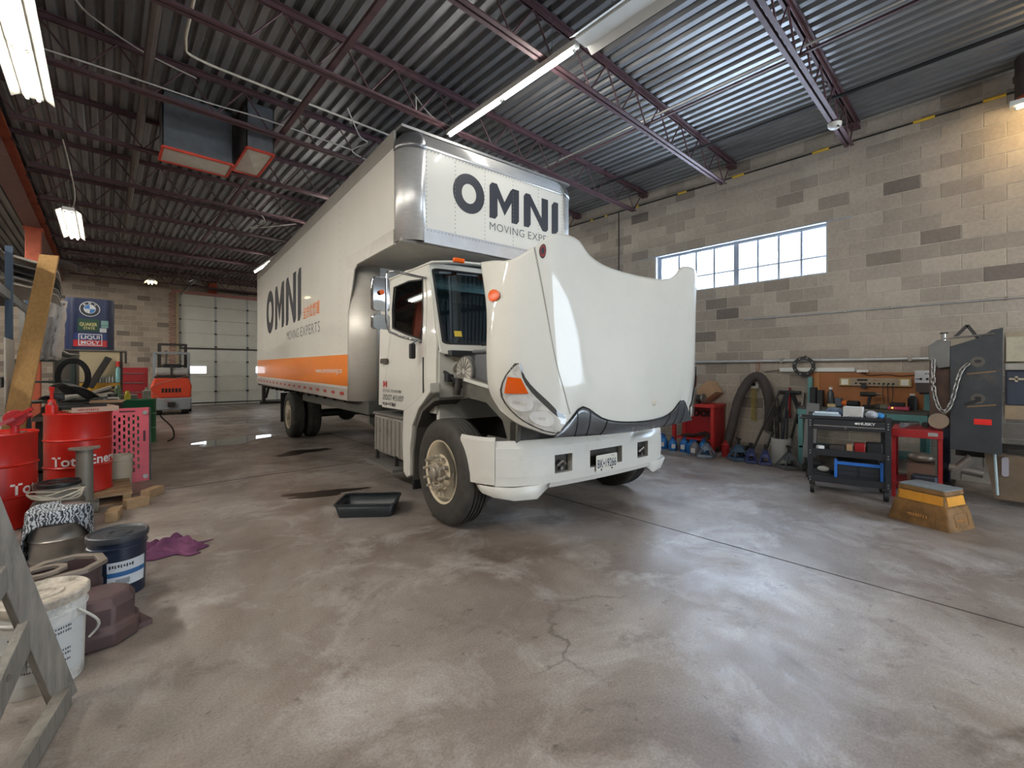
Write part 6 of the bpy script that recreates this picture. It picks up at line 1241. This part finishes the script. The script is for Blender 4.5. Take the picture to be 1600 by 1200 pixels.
# towing gear at the edge of the picture
tw = thing('tow_vehicle', 'battered dark steel rear end of a tow vehicle with a red reflector', 'tow truck', (6.8, 0, 0)); tp = M('tow_steel', '3c4044', .5, .4, .18, 6, dirt='77664f', damt=.3, dscale=2.5)
MB().prism([(.33, .60), (-.05, .585), (-.06, 1.90), (.02, 1.88), (.12, 1.80), (.33, 1.72)], 0, .04, YZ).build('tail_plate', tp, tw, bevel=.004)
MB().box(-.006, 0, .02, .15, .885, .945).build('reflector', M('reflector_red', 'e8322c', .25, var=.05), tw, bevel=.004)
for z, y in ((1.55, .12), (1.16, .12)): MB().cyl((-.004, y, z), (.0, y, z), .055, n=18).build('boss', M('boss_rust', '57534b', .6), tw, 40); MB().prism(ell(y, z + .005, .028, .018, 12), -.006, -.002, YZ).build('key_hole', rubblk, tw)
MB().bar((-.004, .10, 1.15), (-.004, .22, 1.09), .03, .006, (1, 0, 0)).build('slot', rubblk, tw)
for z in (1.42, 1.07): MB().bar((-.003, .2, z), (-.003, -.01, z + .03), .012, .004, (1, 0, 0)).build('scrape', M('scrape_rust', '8a6a45', .6), tw)
MB().box(.06, .16, .33, .5, .82, 1.62).build('rust_arm', M('arm_rust', '5a463d', .65, .3, .25, 9), tw, bevel=.01); MB().prism([(.33, 1.5), (.42, 1.48), (.50, 1.58), (.5, 1.74), (.43, 1.8), (.33, 1.78)], .0, .06, YZ).build('hook_plate', M('hook_grey', '6c6c69', .5, .5), tw, bevel=.006)
MB().cyl((-.02, .42, .90), (.06, .42, .90), .085, n=16).build('pulley', M('pulley_tan', '8d7a66', .6), tw, 40); MB().tube([(.0, .38, 1.78), (0, .38, 1.81), (0, .1, 1.83), (0, .0, 1.84)], .012, 6).build('top_rod', steel, tw, 50)
MB().box(.05, .1, .05, .32, 1.72, 1.80).build('pale_bracket', M('bracket_cream', 'b7b09a', .5, dirt='5f5648', damt=.35), tw); MB().bar((.1, .3, 1.82), (.1, .2, 1.95), .03).bar((.1, .12, 1.8), (.1, .2, 1.95), .03).build('a_frame', black, tw)
MB().box(.02, .9, -1.6, -.07, .96, 1.10).build('side_rail', M('rail_rusty', '8c7a62', .6, var=.2), tw); MB().box(.05, .9, -1.6, -.08, 1.10, 1.46).build('side_box', M('side_box_dark', '3a4250', .4, .3), tw, bevel=.01); MB().box(.0, .9, -1.6, -.07, 1.46, 1.53).build('edge_rail', M('edge_pale', '9c9a93', .4, .4), tw, bevel=.01)
MB().box(.1, .9, -1.6, -.07, 1.53, 1.86).build('bed_board', M('bed_board', 'a39680', .7), tw); MB().box(.04, .1, -.2, -.08, 1.55, 1.80).build('rusty_bracket', M('bracket_cream', 'b7b09a'), tw); MB().box(.03, .05, -.2, -.1, 1.36, 1.38).box(.03, .05, -.16, -.14, 1.34, 1.40).build('emblem_cross', M('cross_pale', 'a99f87', .5), tw)
MB().prism([(.0, .1), (-.28, .1), (-.35, .55), (.08, .58)], .15, .3, YZ).build('mud_flap', M('flap_dirty', '6a5a48', .8, var=.2), tw); MB().cyl((.1, -.02, .15), (.1, .0, .58), .012, n=8).build('strap', M('strap_pale', '9fb0b3', .5), tw); MB().prism(rrect(-.1, -.05, .35, .55, .02, 3), .12, .15, YZ).build('tail_lamp', M('lamp_pale', '9a97a0', .35), tw)
MB().cyl((.35, -.75, .46), (.75, -.75, .46), .46, n=30).build('tyre', rubber, tw, 40); MB().cyl((.05, .34, .40), (.05, .08, .36), .045, n=12).cyl((.05, .3, .35), (.05, .16, .52), .05, n=12).build('coupling', M('coupling_grey', '746f69', .45, .5), tw, 40)
MB().box(.3, .8, -1.5, .3, .5, .62).build('frame_rail', darksteel, tw)
# chain: every link a piece of its own
chn = thing('hanging_chain', 'heavy galvanised chain looping from the hook plate to the tail plate', 'chain'); cpts = spline([(6.76, .46, 1.58), (6.74, .46, 1.3), (6.73, .43, 1.1), (6.72, .375, 1.01), (6.73, .32, 1.1), (6.74, .27, 1.35), (6.75, .235, 1.47), (6.76, .19, 1.53)], 8)
L_ = [0]
for a, b in zip(cpts, cpts[1:]): L_.append(L_[-1] + (b - a).length)
lk = MB().tube([(.017 * math.cos(a) , 0, .017 * math.sin(a) + (.018 if math.sin(a) > 0 else -.018)) for a in [2 * PI * i / 14 for i in range(14)]], .0065, 6, True).mesh('chain_link'); lk.materials.append(M('chain_zinc', 'a09c94', .35, .7, .15))
for p_ in lk.polygons: p_.use_smooth = True
nl = int(L_[-1] / .05)
for i in range(nl):
    s = (i + .5) * L_[-1] / nl; k = max(j for j in range(len(L_)) if L_[j] <= s); k = min(k, len(cpts) - 2); d = (cpts[k + 1] - cpts[k]); p = cpts[k] + d.normalized() * (s - L_[k])
    o = link('chain_link', lk, chn); o.location = p; o.rotation_mode = 'QUATERNION'; o.rotation_quaternion = d.to_track_quat('Z', 'Y') @ Matrix.Rotation(R(90 * (i % 2) + 30), 4, 'Z').to_quaternion()
# ================================================================= under the roof: ducts and loose cables
tape = M('red_tape_bright', 'c8402e', .5, var=.2)
def duct(label, x0, x1, y0, y1, zb):
    t = thing('sheet_metal_duct', label, 'duct', (0, 0, 0)); a = MB()
    for b in ((x0, x1, y0, y0 + .01), (x0, x1, y1 - .01, y1), (x0, x0 + .01, y0, y1), (x1 - .01, x1, y0, y1)): a.box(*b, zb, ZC)
    a.build('duct_wall', M('duct_grey', '6a6d70', .42, .55, .16, 7), t)
    MB().add([(x0, y0, zb), (x1, y0, zb), (x1, y1, zb), (x0, y1, zb), ((x0 + x1) / 2, (y0 + y1) / 2, zb - .03)], [(0, 1, 4), (1, 2, 4), (2, 3, 4), (3, 0, 4)]).build('bottom_sheet', M('duct_pale', 'c2c1b8', .5, 0, .1), t)
    for p0, p1 in (((x0, y0), (x1, y0)), ((x1, y0), (x1, y1)), ((x1, y1), (x0, y1)), ((x0, y1), (x0, y0))): MB().bar((*p0, zb), (*p1, zb), .03, .03).build('red_tape', tape, t)
    return t
duct('large sheet-metal duct box with red taped rim above the truck', .56, 1.37, 7.5, 8.0, 4.45); duct('smaller sheet-metal duct box with red taped rim beside the large one', 1.44, 1.78, 7.0, 7.93, 4.55)
wc = M('cable_white', 'b8b4ad', .5)
for i, (pts, l) in enumerate((([(-.9, 6.66, 4.78), (0, 6.66, 4.80), (.9, 6.68, 4.82), (1.6, 6.66, 4.85), (2.8, 6.66, 4.84)], 'pale cable running loosely along the joist by the ducts'), ([(2.4, 5.9, 5.0), (2.7, 6.2, 4.85), (2.95, 6.5, 4.95), (2.8, 6.7, 4.85), (3.1, 6.75, 4.8)], 'tangled white cable above the corner of the truck box'), ([(2.9, 4.96, 4.76), (2.92, 5.0, 4.95), (2.95, 5.1, 5.05), (3.15, 5.0, 4.8), (3.4, 4.9, 4.7)], 'looped white cable at the end of the bright tube'), ([(2.3, 10.3, 4.78), (2.5, 10.5, 4.62), (2.3, 10.9, 4.55), (2.7, 10.6, 4.6), (3.1, 10.4, 4.7)], 'white cable drooping over the middle of the truck roof'), ([(-.2, 5.6, 4.8), (-.1, 6.2, 5.05), (.3, 6.5, 5.06), (.8, 6.45, 4.95)], 'thin pale cable arching to the pipe'), ([(-.45, 9.0, 4.76), (-.42, 10.0, 4.7), (-.4, 11.0, 4.58), (-.45, 11.6, 4.45)], 'pale lead dropping to the twin-tube light by the column'))):
    tag(MB().tube(spline(pts, 8), .009, 6).build('loose_cable', wc, None, 50), l, 'cable')
t = thing('door_track', 'pale steel overhead door track bracket by the back wall', 'track', (0, 0, 0)); MB().bar((2.25, 22.3, 4.55), (2.6, 20.6, 5.05), .05, .05).build('angle_brace', galv, t); MB().bar((2.3, 20.4, 4.8), (2.55, 20.6, 5.0), .04, .04).build('hanger', galv, t)
tag(MB().box(3.2, 3.5, YB - .08, YB - .0, 4.76, 5.2).build('header_plate', rustred), 'rusty orange plate above the back door', 'plate')
tag(MB().tube(spline([(2.6, 22.3, 4.98), (3.5, 22.3, 4.9), (4.5, 22.3, 4.88), (5.5, 22.3, 4.92)]), .05, 8).build('torsion_shaft', black, None, 40), 'black shaft hanging over the back door', 'shaft')
